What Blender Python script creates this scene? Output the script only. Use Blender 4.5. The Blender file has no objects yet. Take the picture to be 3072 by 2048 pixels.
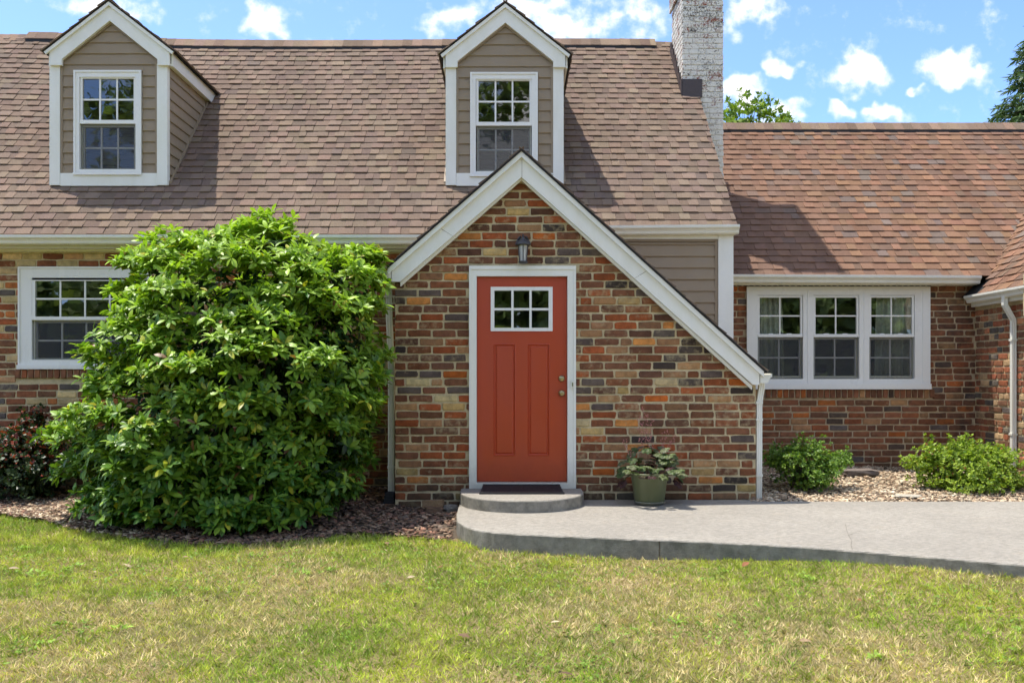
import bpy, math, random
import numpy as np
from mathutils import Vector, Matrix

R = math.radians
rng = random.Random(7)
nr = np.random.default_rng(11)
C = bpy.context.scene.collection

# ------------------------------------------------------------------ camera
F, U0, V0, H = 2800.0, 1530.0, 1135.0, 1.40      # focal length and principal point in photo pixels, eye height
cam_d = bpy.data.cameras.new('camera')
cam_d.sensor_width = 36.0
cam_d.lens = F / 3072 * 36
cam_d.shift_x = (1536 - U0) / 3072
cam_d.shift_y = (V0 - 1024) / 3072
cam_d.clip_end = 3000
cam = bpy.data.objects.new('camera', cam_d)
C.objects.link(cam)
cam.location = (0, 0, H)
cam.rotation_euler = (R(90), 0, 0)
bpy.context.scene.camera = cam

# ------------------------------------------------------------------ light
SUN = Vector((-0.28, 0.10, 1.0)).normalized()     # towards the sun
SUN_EL = math.asin(SUN.z)
SUN_AZ = math.atan2(SUN.x, SUN.y)                 # from +Y, clockwise towards +X
sd = bpy.data.lights.new('sun', 'SUN')
sd.energy = 2.4
sd.angle = R(0.53)
sd.color = (1.0, 0.95, 0.87)
so = bpy.data.objects.new('sun', sd)
C.objects.link(so)
so.rotation_euler = SUN.to_track_quat('Z', 'Y').to_euler()
so.location = (-8, 6, 30)

world = bpy.data.worlds.new('World')
bpy.context.scene.world = world
world.use_nodes = True
wt = world.node_tree
wt.nodes.clear()


def nd(nt, typ, ins=None, **kw):
    n = nt.nodes.new(typ)
    for k, v in kw.items():
        setattr(n, k, v)
    for k, v in (ins or {}).items():
        s = n.inputs[k]
        if isinstance(v, bpy.types.NodeSocket):
            nt.links.new(v, s)
        else:
            s.default_value = v
    return n


def mth(nt, op, a, b=0.0, c=None, clamp=False):
    ins = {0: a, 1: b}
    if c is not None:
        ins[2] = c
    n = nd(nt, 'ShaderNodeMath', ins, operation=op)
    n.use_clamp = clamp
    return n.outputs[0]


def ramp(nt, fac, a, b, lo=0.0, hi=1.0, smooth=False):
    n = nd(nt, 'ShaderNodeMapRange', {0: fac, 1: a, 2: b, 3: lo, 4: hi})
    if smooth:
        n.interpolation_type = 'SMOOTHSTEP'
    return n.outputs[0]


def mixc(nt, fac, a, b, mode='MIX'):
    n = nt.nodes.new('ShaderNodeMix')
    n.data_type = 'RGBA'
    n.blend_type = mode
    for k, v in ((0, fac), (6, a), (7, b)):
        if isinstance(v, bpy.types.NodeSocket):
            nt.links.new(v, n.inputs[k])
        else:
            n.inputs[k].default_value = v if k == 0 else (*v[:3], 1.0)
    return n.outputs[2]


def noise(nt, vec, scale, detail=3, rough=0.55, dist=0.0, out=0):
    n = nd(nt, 'ShaderNodeTexNoise', {'Vector': vec, 'Scale': scale, 'Detail': detail, 'Roughness': rough, 'Distortion': dist})
    return n.outputs[out]


# sky: physical daylight with fair-weather clouds
sky = nd(wt, 'ShaderNodeTexSky', sky_type='NISHITA', sun_disc=False)
sky.sun_elevation = SUN_EL
sky.sun_rotation = SUN_AZ
sky.altitude = 300
sky.air_density = 0.62
sky.dust_density = 0.9
sky.ozone_density = 7.5
tc = nd(wt, 'ShaderNodeTexCoord')
gen = tc.outputs['Generated']
sep = nd(wt, 'ShaderNodeSeparateXYZ', {0: gen})
# the cloud layer seen on a flat deck: direction divided by its forward part
yy = mth(wt, 'MAXIMUM', sep.outputs[1], 0.02)
px = mth(wt, 'DIVIDE', sep.outputs[0], yy)
pz = mth(wt, 'DIVIDE', sep.outputs[2], yy)
pv = nd(wt, 'ShaderNodeCombineXYZ', {0: px, 1: pz, 2: 0.0}).outputs[0]
nt2 = dict(noise_dimensions='2D')
warp = nd(wt, 'ShaderNodeTexNoise', {'Vector': pv, 'Scale': 26.0, 'Detail': 2, 'Roughness': 0.6}, **nt2).outputs[1]
pw = nd(wt, 'ShaderNodeVectorMath', {0: warp, 1: (0.05, 0.05, 0.0), 2: pv}, operation='MULTIPLY_ADD').outputs[0]
blobs = [  # photo pixel centre, half width, half height, density
    (330, 40, 120, 62, 1.0), (810, 60, 85, 75, .85), (1390, 50, 200, 60, .60), (1600, 20, 260, 55, .64), (1720, 85, 170, 65, .74), (1880, 60, 210, 80, .64),
    (2255, 40, 85, 60, 1.0), (2330, 203, 42, 30, 1.0), (2580, 215, 85, 55, 1.15), (2840, 190, 85, 48, 1.15), (2910, 225, 78, 40, 1.1),
    (2745, 272, 28, 18, .9), (2220, 285, 65, 50, 1.0), (2330, 335, 110, 40, .85), (2520, 345, 60, 28, .85), (2640, 345, 60, 32, 1.0), (3000, -80, 160, 70, .8)]
field = None
for (cu, cv, rx, rz, dens) in blobs:
    cx, cz = (cu - U0) / F + 0.025, (V0 - cv) / F + 0.025       # the warp adds 0.025 on average
    d = nd(wt, 'ShaderNodeVectorMath', {0: pw, 1: (F / rx, F / rz, 0), 2: (-cx * F / rx, -cz * F / rz, 0)}, operation='MULTIPLY_ADD').outputs[0]
    l = nd(wt, 'ShaderNodeVectorMath', {0: d}, operation='LENGTH').outputs['Value']
    if abs(dens - 1) > .04:
        l = mth(wt, 'ADD', l, (1 - dens) * 0.9)
    field = l if field is None else mth(wt, 'MINIMUM', field, l)
field = ramp(wt, field, 1.35, 0.0, 0.0, 1.15)
# the same kind of cloud goes on over the unseen sky, thickened there to add fill light
gn = noise(wt, gen, 3.2, 4, 0.55, 0.0)
away = ramp(wt, mth(wt, 'ABSOLUTE', px), 0.75, 0.95)
up = ramp(wt, pz, 0.46, 0.6)
outside = mth(wt, 'MAXIMUM', away, up)
gen_c = mth(wt, 'MULTIPLY', mth(wt, 'MULTIPLY', ramp(wt, gn, 0.45, 0.62), ramp(wt, sep.outputs[2], 0.0, 0.1)), outside)
fine = nd(wt, 'ShaderNodeTexNoise', {'Vector': pv, 'Scale': 30.0, 'Detail': 5, 'Roughness': 0.62}, **nt2).outputs[0]
cl = mth(wt, 'MULTIPLY_ADD', fine, 1.6, mth(wt, 'ADD', mth(wt, 'MAXIMUM', field, gen_c), -0.78))
mask = ramp(wt, cl, 0.08, 0.88, smooth=True)
SKY_K = 0.15
skyc = nd(wt, 'ShaderNodeVectorMath', {0: sky.outputs[0], 3: SKY_K}, operation='SCALE').outputs[0]
shade = mixc(wt, ramp(wt, cl, 0.3, 0.9), (0.40, 0.44, 0.50), (0.50, 0.50, 0.50))
fin = mixc(wt, mask, skyc, shade)
bg = nd(wt, 'ShaderNodeBackground', {'Color': fin, 'Strength': 1.0})
wo = nd(wt, 'ShaderNodeOutputWorld', {0: bg.outputs[0]})

world.cycles.sampling_method = 'MANUAL'
world.cycles.sample_map_resolution = 256

vs = bpy.context.scene.view_settings
vs.view_transform = 'Standard'
vs.look = 'None'
vs.gamma = 1.0
vs.exposure = 1.45
vs.use_curve_mapping = False
cy = bpy.context.scene.cycles
cy.max_bounces = 7
cy.diffuse_bounces = 3
cy.glossy_bounces = 3
cy.transparent_max_bounces = 12
cy.transmission_bounces = 4
cy.caustics_reflective = False
cy.caustics_refractive = False
cy.use_denoising = True
cy.use_adaptive_sampling = True
cy.adaptive_threshold = 0.018
cy.adaptive_min_samples = 16

# ------------------------------------------------------------------ helpers


def W(u, v, Y):
    """photo pixel at depth Y -> world X, Z"""
    return (u - U0) * Y / F, H + (V0 - v) * Y / F


def PX(u, Y):
    return (u - U0) * Y / F


def PZ(v, Y):
    return H + (V0 - v) * Y / F


class MB:
    def __init__(s):
        s.v, s.f, s.c = [], [], []

    def add(s, vs, fs, col=(1, 1, 1, 1)):
        o = len(s.v)
        s.v.extend(vs)
        s.f.extend([tuple(i + o for i in f) for f in fs])
        if len(col) == 3:
            col = (*col, 1)
        s.c.extend([col] * len(vs))

    def box(s, x0, x1, y0, y1, z0, z1, col=(1, 1, 1, 1)):
        s.add([(x0, y0, z0), (x1, y0, z0), (x1, y1, z0), (x0, y1, z0), (x0, y0, z1), (x1, y0, z1), (x1, y1, z1), (x0, y1, z1)],
              [(3, 2, 1, 0), (4, 5, 6, 7), (0, 1, 5, 4), (1, 2, 6, 5), (2, 3, 7, 6), (3, 0, 4, 7)], col)

    def prism(s, pts, a, b, axis='y', col=(1, 1, 1, 1)):
        """polygon extruded: axis y takes (x,z), x takes (y,z), z takes (x,y)"""
        n = len(pts)
        mk = {'y': lambda p, t: (p[0], t, p[1]), 'x': lambda p, t: (t, p[0], p[1]), 'z': lambda p, t: (p[0], p[1], t)}[axis]
        vs = [mk(p, a) for p in pts] + [mk(p, b) for p in pts]
        fs = [tuple(range(n)), tuple(range(2 * n - 1, n - 1, -1))]
        fs += [(i, i + n, (i + 1) % n + n, (i + 1) % n) for i in range(n)]
        s.add(vs, fs, col)

    def tube(s, p, q, r0, r1=None, n=8, col=(1, 1, 1, 1), cap=True):
        r1 = r0 if r1 is None else r1
        p, q = Vector(p), Vector(q)
        d = (q - p).normalized()
        a = d.orthogonal().normalized()
        b = d.cross(a)
        vs = []
        for c, r in ((p, r0), (q, r1)):
            for i in range(n):
                t = 2 * math.pi * i / n
                vs.append(tuple(c + a * (r * math.cos(t)) + b * (r * math.sin(t))))
        fs = [(i, (i + 1) % n, n + (i + 1) % n, n + i) for i in range(n)]
        if cap:
            fs += [tuple(range(n - 1, -1, -1)), tuple(range(n, 2 * n))]
        s.add(vs, fs, col)

    def lathe(s, cx, cy, prof, n=32, col=(1, 1, 1, 1)):
        vs, fs = [], []
        for r, z in prof:
            for i in range(n):
                t = 2 * math.pi * i / n
                vs.append((cx + r * math.cos(t), cy + r * math.sin(t), z))
        for k in range(len(prof) - 1):
            for i in range(n):
                fs.append((k * n + i, k * n + (i + 1) % n, (k + 1) * n + (i + 1) % n, (k + 1) * n + i))
        s.add(vs, fs, col)

    def build(s, name, mat, parent=None, smooth=False, kind=None, label=None):
        me = bpy.data.meshes.new(name)
        me.from_pydata(s.v, [], s.f)
        at = me.color_attributes.new('Col', 'FLOAT_COLOR', 'POINT')
        at.data.foreach_set('color', np.array(s.c, dtype=np.float32).ravel())
        fix_normals(me)
        if smooth:
            me.polygons.foreach_set('use_smooth', [True] * len(me.polygons))
        me.materials.append(mat)
        return link(name, me, parent, kind, label)


def fix_normals(me):
    import bmesh
    bm = bmesh.new()
    bm.from_mesh(me)
    bmesh.ops.recalc_face_normals(bm, faces=bm.faces)
    bm.to_mesh(me)
    bm.free()


def link(name, me, parent=None, kind=None, label=None):
    o = bpy.data.objects.new(name, me)
    C.objects.link(o)
    if parent is not None:
        o.parent = parent
    if kind:
        o['kind'] = kind
    if label:
        o['label'] = label
    return o


def empty(name, loc=(0, 0, 0)):
    o = bpy.data.objects.new(name, None)
    o.empty_display_size = 0.2
    C.objects.link(o)
    o.location = loc
    return o


def tag(o, label, cat, group=None, kind=None):
    o['label'] = label
    o['category'] = cat
    if group:
        o['group'] = group
    if kind:
        o['kind'] = kind
    return o


def np_mesh(name, V, Fc, cols, mat, smooth=False):
    """V (n,3), Fc (m,k) all of one polygon size, cols (n,4)"""
    me = bpy.data.meshes.new(name)
    n, m, k = len(V), len(Fc), Fc.shape[1]
    me.vertices.add(n)
    me.vertices.foreach_set('co', np.ascontiguousarray(V, np.float32).ravel())
    me.loops.add(m * k)
    me.loops.foreach_set('vertex_index', np.ascontiguousarray(Fc, np.int32).ravel())
    me.polygons.add(m)
    me.polygons.foreach_set('loop_start', np.arange(0, m * k, k, dtype=np.int32))
    me.polygons.foreach_set('loop_total', np.full(m, k, np.int32))
    me.update(calc_edges=True)
    at = me.color_attributes.new('Col', 'FLOAT_COLOR', 'POINT')
    at.data.foreach_set('color', np.ascontiguousarray(cols, np.float32).ravel())
    if smooth:
        me.polygons.foreach_set('use_smooth', np.ones(m, dtype=bool))
    me.materials.append(mat)
    me.update()
    return me


def unit(a):
    return a / np.maximum(np.linalg.norm(a, axis=-1, keepdims=True), 1e-9)


def frames(d, n):
    """rows: x, y, z axes with y along d and z close to n"""
    y = unit(d)
    z = unit(n - (n * y).sum(-1, keepdims=True) * y)
    x = np.cross(y, z)
    return np.stack([x, y, z], axis=1)      # (N,3,3)


def scatter(tv, tf, fr, pos, size, cols, vcol=None):
    """template verts (n,3)/faces placed N times; size (N,3) or (N,); returns V, F, cols"""
    N, n = len(pos), len(tv)
    size = np.asarray(size, float)
    if size.ndim == 1:
        size = size[:, None] * np.ones((1, 3))
    loc = tv[None] * size[:, None, :]
    V = np.einsum('nkj,nji->nki', loc, fr) + pos[:, None, :]
    Fc = tf[None] + (np.arange(N) * n)[:, None, None]
    cc = np.ones((N, n, 4))
    cc[..., :3] = cols[:, None, :]
    if vcol is not None:
        cc[..., :3] *= vcol[None, :, None]
    return V.reshape(-1, 3), Fc.reshape(-1, tf.shape[1]), cc.reshape(-1, 4)


# ------------------------------------------------------------------ materials
def new_mat(name):
    m = bpy.data.materials.new(name)
    m.use_nodes = True
    nt = m.node_tree
    nt.nodes.clear()
    out = nt.nodes.new('ShaderNodeOutputMaterial')
    b = nt.nodes.new('ShaderNodeBsdfPrincipled')
    nt.links.new(b.outputs[0], out.inputs[0])
    return m, nt, b, out


def setc(nt, b, col, rough=None, spec=None):
    s = b.inputs['Base Color']
    if isinstance(col, bpy.types.NodeSocket):
        nt.links.new(col, s)
    else:
        s.default_value = (*col[:3], 1)
    if rough is not None:
        if isinstance(rough, bpy.types.NodeSocket):
            nt.links.new(rough, b.inputs['Roughness'])
        else:
            b.inputs['Roughness'].default_value = rough
    if spec is not None:
        b.inputs['Specular IOR Level'].default_value = spec


def geo_pos(nt):
    return nd(nt, 'ShaderNodeNewGeometry').outputs['Position']


def attr(nt):
    n = nd(nt, 'ShaderNodeAttribute', attribute_name='Col')
    return n.outputs['Color'], n.outputs['Alpha']


def bump(nt, b, h, strength=0.3, dist=0.005):
    n = nd(nt, 'ShaderNodeBump', {'Strength': strength, 'Distance': dist, 'Height': h})
    nt.links.new(n.outputs[0], b.inputs['Normal'])


def m_painted(name, col, rough=0.5, dirt=0.12, dirt_col=(0.30, 0.27, 0.18), scale=5.0):
    m, nt, b, o = new_mat(name)
    p = geo_pos(nt)
    st = nd(nt, 'ShaderNodeVectorMath', {0: p, 1: (1.0, 1.0, 0.35)}, operation='MULTIPLY').outputs[0]
    n1 = noise(nt, st, scale, 5, 0.65)
    n2 = noise(nt, p, scale * 14, 3)
    f = mth(nt, 'MULTIPLY', ramp(nt, n1, 0.42, 0.78), dirt, clamp=True)
    c = mixc(nt, f, col, dirt_col)
    c = mixc(nt, ramp(nt, n2, 0.3, 0.75, 0.0, 0.10), c, tuple(x * 0.72 for x in col))
    zz = nd(nt, 'ShaderNodeSeparateXYZ', {0: p}).outputs[2]
    sp = mth(nt, 'ADD', ramp(nt, zz, 0.75, 0.3), mth(nt, 'SUBTRACT', noise(nt, p, 7, 4, 0.7), 0.62))
    c = mixc(nt, ramp(nt, sp, 0.15, 0.8, 0.0, 0.42), c, tuple(x * 0.5 * t for x, t in zip(col, (1.0, .92, .75))))
    setc(nt, b, c, ramp(nt, n1, 0.35, 0.7, rough - 0.12, rough + 0.14))
    bump(nt, b, n2, 0.05, 0.003)
    return m


def m_brick(name, smear=(0.52, 0.41, 0.23), base_dirt=True):
    m, nt, b, o = new_mat(name)
    p = geo_pos(nt)
    col, al = attr(nt)
    big = noise(nt, p, 16, 4, 0.6)
    fine = noise(nt, p, 130, 3, 0.6)
    c = mixc(nt, 1.0, col, nd(nt, 'ShaderNodeCombineColor', {0: ramp(nt, big, 0.25, 0.75, 0.62, 1.35), 1: ramp(nt, big, 0.25, 0.75, 0.60, 1.30), 2: ramp(nt, big, 0.25, 0.75, 0.60, 1.25)}).outputs[0], 'MULTIPLY')
    c = mixc(nt, ramp(nt, fine, 0.55, 0.8, 0.0, 0.38), c, (0.03, 0.022, 0.02))
    c = mixc(nt, ramp(nt, fine, 0.40, 0.25, 0.0, 0.14), c, (0.45, 0.30, 0.18))
    sm = noise(nt, p, 17, 4, 0.62)
    thr = mth(nt, 'MULTIPLY_ADD', al, 0.26, mth(nt, 'SUBTRACT', sm, 0.40))
    f = ramp(nt, thr, 0.28, 0.48, 0.0, 0.5)
    c = mixc(nt, f, c, smear)
    if base_dirt:
        z = nd(nt, 'ShaderNodeSeparateXYZ', {0: p}).outputs[2]
        g = mth(nt, 'ADD', ramp(nt, z, 0.62, 0.15), mth(nt, 'SUBTRACT', noise(nt, p, 5, 4, 0.65), 0.62))
        c = mixc(nt, ramp(nt, g, 0.25, 0.8, 0.0, 0.6), c, (0.05, 0.05, 0.028))
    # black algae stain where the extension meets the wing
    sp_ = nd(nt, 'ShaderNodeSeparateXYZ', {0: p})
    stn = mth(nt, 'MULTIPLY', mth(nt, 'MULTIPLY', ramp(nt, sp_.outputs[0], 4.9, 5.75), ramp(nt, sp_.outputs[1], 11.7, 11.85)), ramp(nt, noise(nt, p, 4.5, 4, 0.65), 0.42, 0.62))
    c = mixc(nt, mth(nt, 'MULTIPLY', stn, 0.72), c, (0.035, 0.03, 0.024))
    setc(nt, b, c, 0.92, 0.25)
    bump(nt, b, mth(nt, 'ADD', mth(nt, 'MULTIPLY', big, 1.5), fine), 0.55, 0.006)
    return m


def m_mortar(name, col):
    m, nt, b, o = new_mat(name)
    p = geo_pos(nt)
    n1 = noise(nt, p, 9, 4, 0.65)
    n2 = noise(nt, p, 120, 3)
    c = mixc(nt, ramp(nt, n1, 0.3, 0.7), tuple(x * 0.72 for x in col), tuple(x * 1.12 for x in col))
    c = mixc(nt, ramp(nt, n2, 0.5, 0.75, 0, 0.5), c, tuple(x * 0.4 for x in col))
    setc(nt, b, c, 0.95, 0.2)
    bump(nt, b, n2, 0.6, 0.006)
    return m


def m_shingle(name, gran=(0.55, 1.35)):
    m, nt, b, o = new_mat(name)
    p = geo_pos(nt)
    col, al = attr(nt)
    g = noise(nt, p, 170, 2, 0.75)
    w = noise(nt, nd(nt, 'ShaderNodeVectorMath', {0: p, 1: (2.2, 0.5, 0.5)}, operation='MULTIPLY').outputs[0], 1.0, 4, 0.6)
    k = mth(nt, 'MULTIPLY', ramp(nt, g, 0.28, 0.72, gran[0], gran[1]), ramp(nt, w, 0.3, 0.7, 0.84, 1.12))
    k = mth(nt, 'MULTIPLY', k, 1.16)
    kk = nd(nt, 'ShaderNodeCombineColor', {0: k, 1: k, 2: k}).outputs[0]
    c = mixc(nt, 1.0, col, kk, 'MULTIPLY')
    setc(nt, b, c, 0.95, 0.15)
    bump(nt, b, g, 0.5, 0.004)
    return m


def m_leaf(name, rough=0.38, trans=0.25, spec=0.5, tint=(1.25, 1.35, 0.6)):
    m, nt, b, o = new_mat(name)
    col, al = attr(nt)
    p = geo_pos(nt)
    n1 = noise(nt, p, 30, 2)
    k = ramp(nt, n1, 0.3, 0.7, 0.82, 1.18)
    c = mixc(nt, 1.0, col, nd(nt, 'ShaderNodeCombineColor', {0: k, 1: k, 2: k}).outputs[0], 'MULTIPLY')
    setc(nt, b, c, rough, spec)
    tr = nd(nt, 'ShaderNodeBsdfTranslucent', {'Color': mixc(nt, 1.0, c, tint, 'MULTIPLY')})
    mx = nd(nt, 'ShaderNodeMixShader', {0: trans, 1: b.outputs[0], 2: tr.outputs[0]})
    nt.links.new(mx.outputs[0], o.inputs[0])
    return m


def m_concrete(name, col, aggregate=1.0):
    m, nt, b, o = new_mat(name)
    p = geo_pos(nt)
    st = nd(nt, 'ShaderNodeVectorMath', {0: p, 1: (0.35, 1.0, 1.0)}, operation='MULTIPLY').outputs[0]
    n1 = noise(nt, p, 1.3, 5, 0.6)
    n2 = noise(nt, st, 70, 3, 0.6)
    n3 = noise(nt, p, 190, 2, 0.6)
    c = mixc(nt, ramp(nt, n1, 0.35, 0.7), tuple(x * 0.86 for x in col), tuple(x * 1.1 for x in col))
    c = mixc(nt, ramp(nt, n2, 0.36, 0.64, 0.0, 0.75 * aggregate), c, tuple(x * 0.5 for x in col))
    c = mixc(nt, ramp(nt, n3, 0.56, 0.72, 0.0, 0.7 * aggregate), c, tuple(x * 0.3 for x in col))
    c = mixc(nt, ramp(nt, n3, 0.42, 0.28, 0.0, 0.5 * aggregate), c, tuple(min(1, x * 1.6) for x in col))
    c = mixc(nt, ramp(nt, noise(nt, p, 2.6, 5, 0.7), 0.56, 0.72, 0.0, 0.35), c, (col[0] * .72, col[1] * .64, col[2] * .54))
    # the rough upright faces take a darker mottled grey
    nz = nd(nt, 'ShaderNodeSeparateXYZ', {0: nd(nt, 'ShaderNodeNewGeometry').outputs['True Normal']}).outputs[2]
    c = mixc(nt, ramp(nt, nz, 0.8, 0.4), c, mixc(nt, ramp(nt, noise(nt, p, 8, 5, 0.7), 0.35, 0.7), (0.17, 0.16, 0.13), (0.36, 0.335, 0.28)))
    setc(nt, b, c, 0.93, 0.2)
    bump(nt, b, mth(nt, 'ADD', n2, n3), 0.7, 0.008)
    return m


def m_plain(name, col, rough=0.6, metal=0.0, spec=0.5):
    m, nt, b, o = new_mat(name)
    p = geo_pos(nt)
    n = noise(nt, p, 40, 4)
    c = mixc(nt, ramp(nt, n, 0.3, 0.7), tuple(x * 0.82 for x in col), tuple(min(1, x * 1.15) for x in col))
    setc(nt, b, c, ramp(nt, n, 0.3, 0.7, max(0.05, rough - 0.07), min(1, rough + 0.07)), spec)
    b.inputs['Metallic'].default_value = metal
    return m


def m_attr(name, rough=0.85, spec=0.25):
    m, nt, b, o = new_mat(name)
    col, al = attr(nt)
    p = geo_pos(nt)
    k = ramp(nt, noise(nt, p, 70, 3), 0.3, 0.7, 0.75, 1.22)
    c = mixc(nt, 1.0, col, nd(nt, 'ShaderNodeCombineColor', {0: k, 1: k, 2: k}).outputs[0], 'MULTIPLY')
    setc(nt, b, c, rough, spec)
    return m


def m_glass():
    m, nt, b, o = new_mat('window_glass')
    nt.nodes.remove(b)
    p = geo_pos(nt)
    bn = nd(nt, 'ShaderNodeBump', {'Strength': 0.06, 'Distance': 0.01, 'Height': noise(nt, p, 3.5, 2)})
    fr = nd(nt, 'ShaderNodeFresnel', {'IOR': 1.52, 'Normal': bn.outputs[0]})
    k = mth(nt, 'MULTIPLY_ADD', fr.outputs[0], 2.1, 0.06, clamp=True)
    t = nd(nt, 'ShaderNodeBsdfTransparent', {'Color': (0.84, 0.90, 0.85, 1)})
    g = nd(nt, 'ShaderNodeBsdfGlossy', {'Color': (1, 1, 1, 1), 'Roughness': 0.015, 'Normal': bn.outputs[0]})
    mx = nd(nt, 'ShaderNodeMixShader', {0: k, 1: t.outputs[0], 2: g.outputs[0]})
    nt.links.new(mx.outputs[0], o.inputs[0])
    return m


def m_screen():
    m, nt, b, o = new_mat('insect_screen')
    setc(nt, b, (0.06, 0.06, 0.065), 0.7)
    t = nd(nt, 'ShaderNodeBsdfTransparent', {'Color': (1, 1, 1, 1)})
    mx = nd(nt, 'ShaderNodeMixShader', {0: 0.5, 1: t.outputs[0], 2: b.outputs[0]})
    nt.links.new(mx.outputs[0], o.inputs[0])
    return m


def m_chimney():
    m, nt, b, o = new_mat('peeling_white_brick')
    p = geo_pos(nt)
    col, al = attr(nt)
    n1 = noise(nt, p, 2.2, 4, 0.6)
    n2 = noise(nt, p, 42, 5, 0.75)
    n3 = noise(nt, p, 10, 4, 0.6)
    z = nd(nt, 'ShaderNodeSeparateXYZ', {0: p}).outputs[2]
    hi = ramp(nt, z, 4.2, 6.6, 0.0, 0.09)
    s = mth(nt, 'ADD', mth(nt, 'ADD', mth(nt, 'MULTIPLY', n2, 0.75), mth(nt, 'MULTIPLY', n3, 0.35)), mth(nt, 'ADD', mth(nt, 'MULTIPLY', n1, 0.25), hi))
    under = mixc(nt, ramp(nt, n3, 0.40, 0.62), (0.16, 0.16, 0.14), col)
    c = mixc(nt, ramp(nt, s, 0.725, 0.825), (0.78, 0.745, 0.65), under)
    setc(nt, b, c, 0.9, 0.2)
    bump(nt, b, n2, 0.5, 0.006)
    return m


M = {}
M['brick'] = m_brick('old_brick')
M['mortar'] = m_mortar('mortar', (0.66, 0.545, 0.33))
M['mortar_dark'] = m_mortar('mortar_weathered', (0.56, 0.44, 0.28))
M['shingle'] = m_shingle('asphalt_shingle')
M['deck'] = m_plain('roof_felt', (0.02, 0.018, 0.016), 0.95)
M['white'] = m_painted('white_paint', (0.86, 0.845, 0.765), 0.45, 0.24, (0.52, 0.51, 0.34))
M['vinyl'] = m_painted('white_vinyl', (0.86, 0.845, 0.79), 0.35, 0.05)
M['gutter'] = m_painted('gutter_enamel', (0.80, 0.785, 0.69), 0.35, 0.18, (0.42, 0.40, 0.28))
M['siding'] = m_painted('taupe_vinyl', (0.305, 0.232, 0.150), 0.6, 0.10, (0.24, 0.175, 0.105))
M['door'] = m_painted('red_door_paint', (0.45, 0.062, 0.019), 0.40, 0.22, (0.33, 0.05, 0.024), 3.0)
M['glass'] = m_glass()
M['screen'] = m_screen()
M['room'] = m_plain('dim_room_wall', (0.16, 0.16, 0.14), 0.9)
M['concrete'] = m_concrete('broom_concrete', (0.385, 0.352, 0.295))
M['chimney'] = m_chimney()
M['flash'] = m_plain('brown_flashing', (0.065, 0.048, 0.046), 0.5)
M['black'] = m_plain('black_rubber', (0.012, 0.013, 0.015), 0.65)
M['brass'] = m_plain('antique_brass', (0.42, 0.33, 0.17), 0.32, 0.85)
M['lantern'] = m_plain('dark_lantern_metal', (0.07, 0.07, 0.075), 0.45, 0.3)
M['frost'] = m_plain('frosted_glass', (0.66, 0.66, 0.62), 0.35)
M['pot'] = m_painted('sage_glaze', (0.155, 0.175, 0.085), 0.35, 0.25, (0.11, 0.12, 0.055), 4)
M['saucer'] = m_plain('grey_saucer', (0.22, 0.22, 0.17), 0.5)
M['leaf'] = m_leaf('glossy_leaf', 0.42, 0.3, 0.4)
M['leaf2'] = m_leaf('matt_leaf', 0.55, 0.3, 0.35)
M['grass'] = m_leaf('grass_blade', 0.6, 0.28, 0.25, (1.15, 1.2, 0.7))
M['bark'] = m_plain('bark', (0.10, 0.07, 0.05), 0.95)
M['soil'] = m_plain('soil', (0.085, 0.062, 0.04), 1.0)
M['chip'] = m_attr('wood_chip')
M['stone'] = m_attr('stone')
M['curtain'] = m_leaf('curtain_cloth', 0.9, 0.25, 0.1, (1, 1, 1))
M['bead'] = m_attr('flower', 0.7)
M['stain'] = m_plain('dark_joint_line', (0.22, 0.20, 0.15), 0.8)  # dark seam where two lengths of rake board butt


def m_lawn_soil():
    m, nt, b, o = new_mat('lawn_soil')
    p = geo_pos(nt)
    n1 = noise(nt, p, 0.9, 5, 0.6)
    n2 = noise(nt, p, 40, 4, 0.7)
    c = mixc(nt, ramp(nt, n1, 0.4, 0.62), (0.15, 0.16, 0.04), (0.36, 0.27, 0.13))
    c = mixc(nt, ramp(nt, n2, 0.35, 0.7), c, (0.08, 0.065, 0.028))
    setc(nt, b, c, 1.0, 0.1)
    bump(nt, b, n2, 0.8, 0.02)
    return m


M['lawn'] = m_lawn_soil()

# ------------------------------------------------------------------ ground


def sm(a, b, x):
    t = np.clip((x - a) / (b - a), 0, 1)
    return t * t * (3 - 2 * t)


def lawn_z(x, y):
    x, y = np.asarray(x, float), np.asarray(y, float)
    z = 0.02 * (np.clip(y, 3.0, 9.0) - 4.0) + 0.085 * sm(0.7, 2.8, x) * sm(3.5, 6.2, y) * (1 - sm(9.0, 9.6, y))
    z = z + 0.012 * np.sin(x * 1.7 + 0.6) * np.cos(y * 1.3) * (1 - sm(6.3, 7.0, y)) + 0.006 * np.sin(x * 4.1 + y * 3.3) * (1 - sm(6.3, 7.0, y))
    return z


BED_X = np.array([-9, -6.5, -4.86, -4.23, -3.68, -3.2, -2.56, -2.05, -1.59, -1.27, -0.89, -0.52, -0.17, 0.0])
BED_Y = np.array([9.2, 9.0, 8.89, 8.56, 8.08, 7.8, 7.5, 7.5, 7.76, 7.97, 7.8, 7.66, 7.46, 7.3])
PAT = [(-.491, 9.22), (-.478, 8.47), (-.462, 8.05), (-.425, 7.763), (-.335, 7.50), (-.193, 7.31), (.008, 7.21), (.268, 7.134), (.587, 7.05), (.895, 6.963), (1.114, 6.93), (1.627, 6.79),
       (2.173, 6.60), (2.709, 6.32), (2.976, 6.17), (3.317, 6.00), (4.4, 5.62), (6.0, 5.2), (9.0, 4.9)]
PAT_X = np.array([p[0] for p in PAT[4:]])
PAT_Y = np.array([p[1] for p in PAT[4:]])
PATIO_Z = H - 1.195


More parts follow.
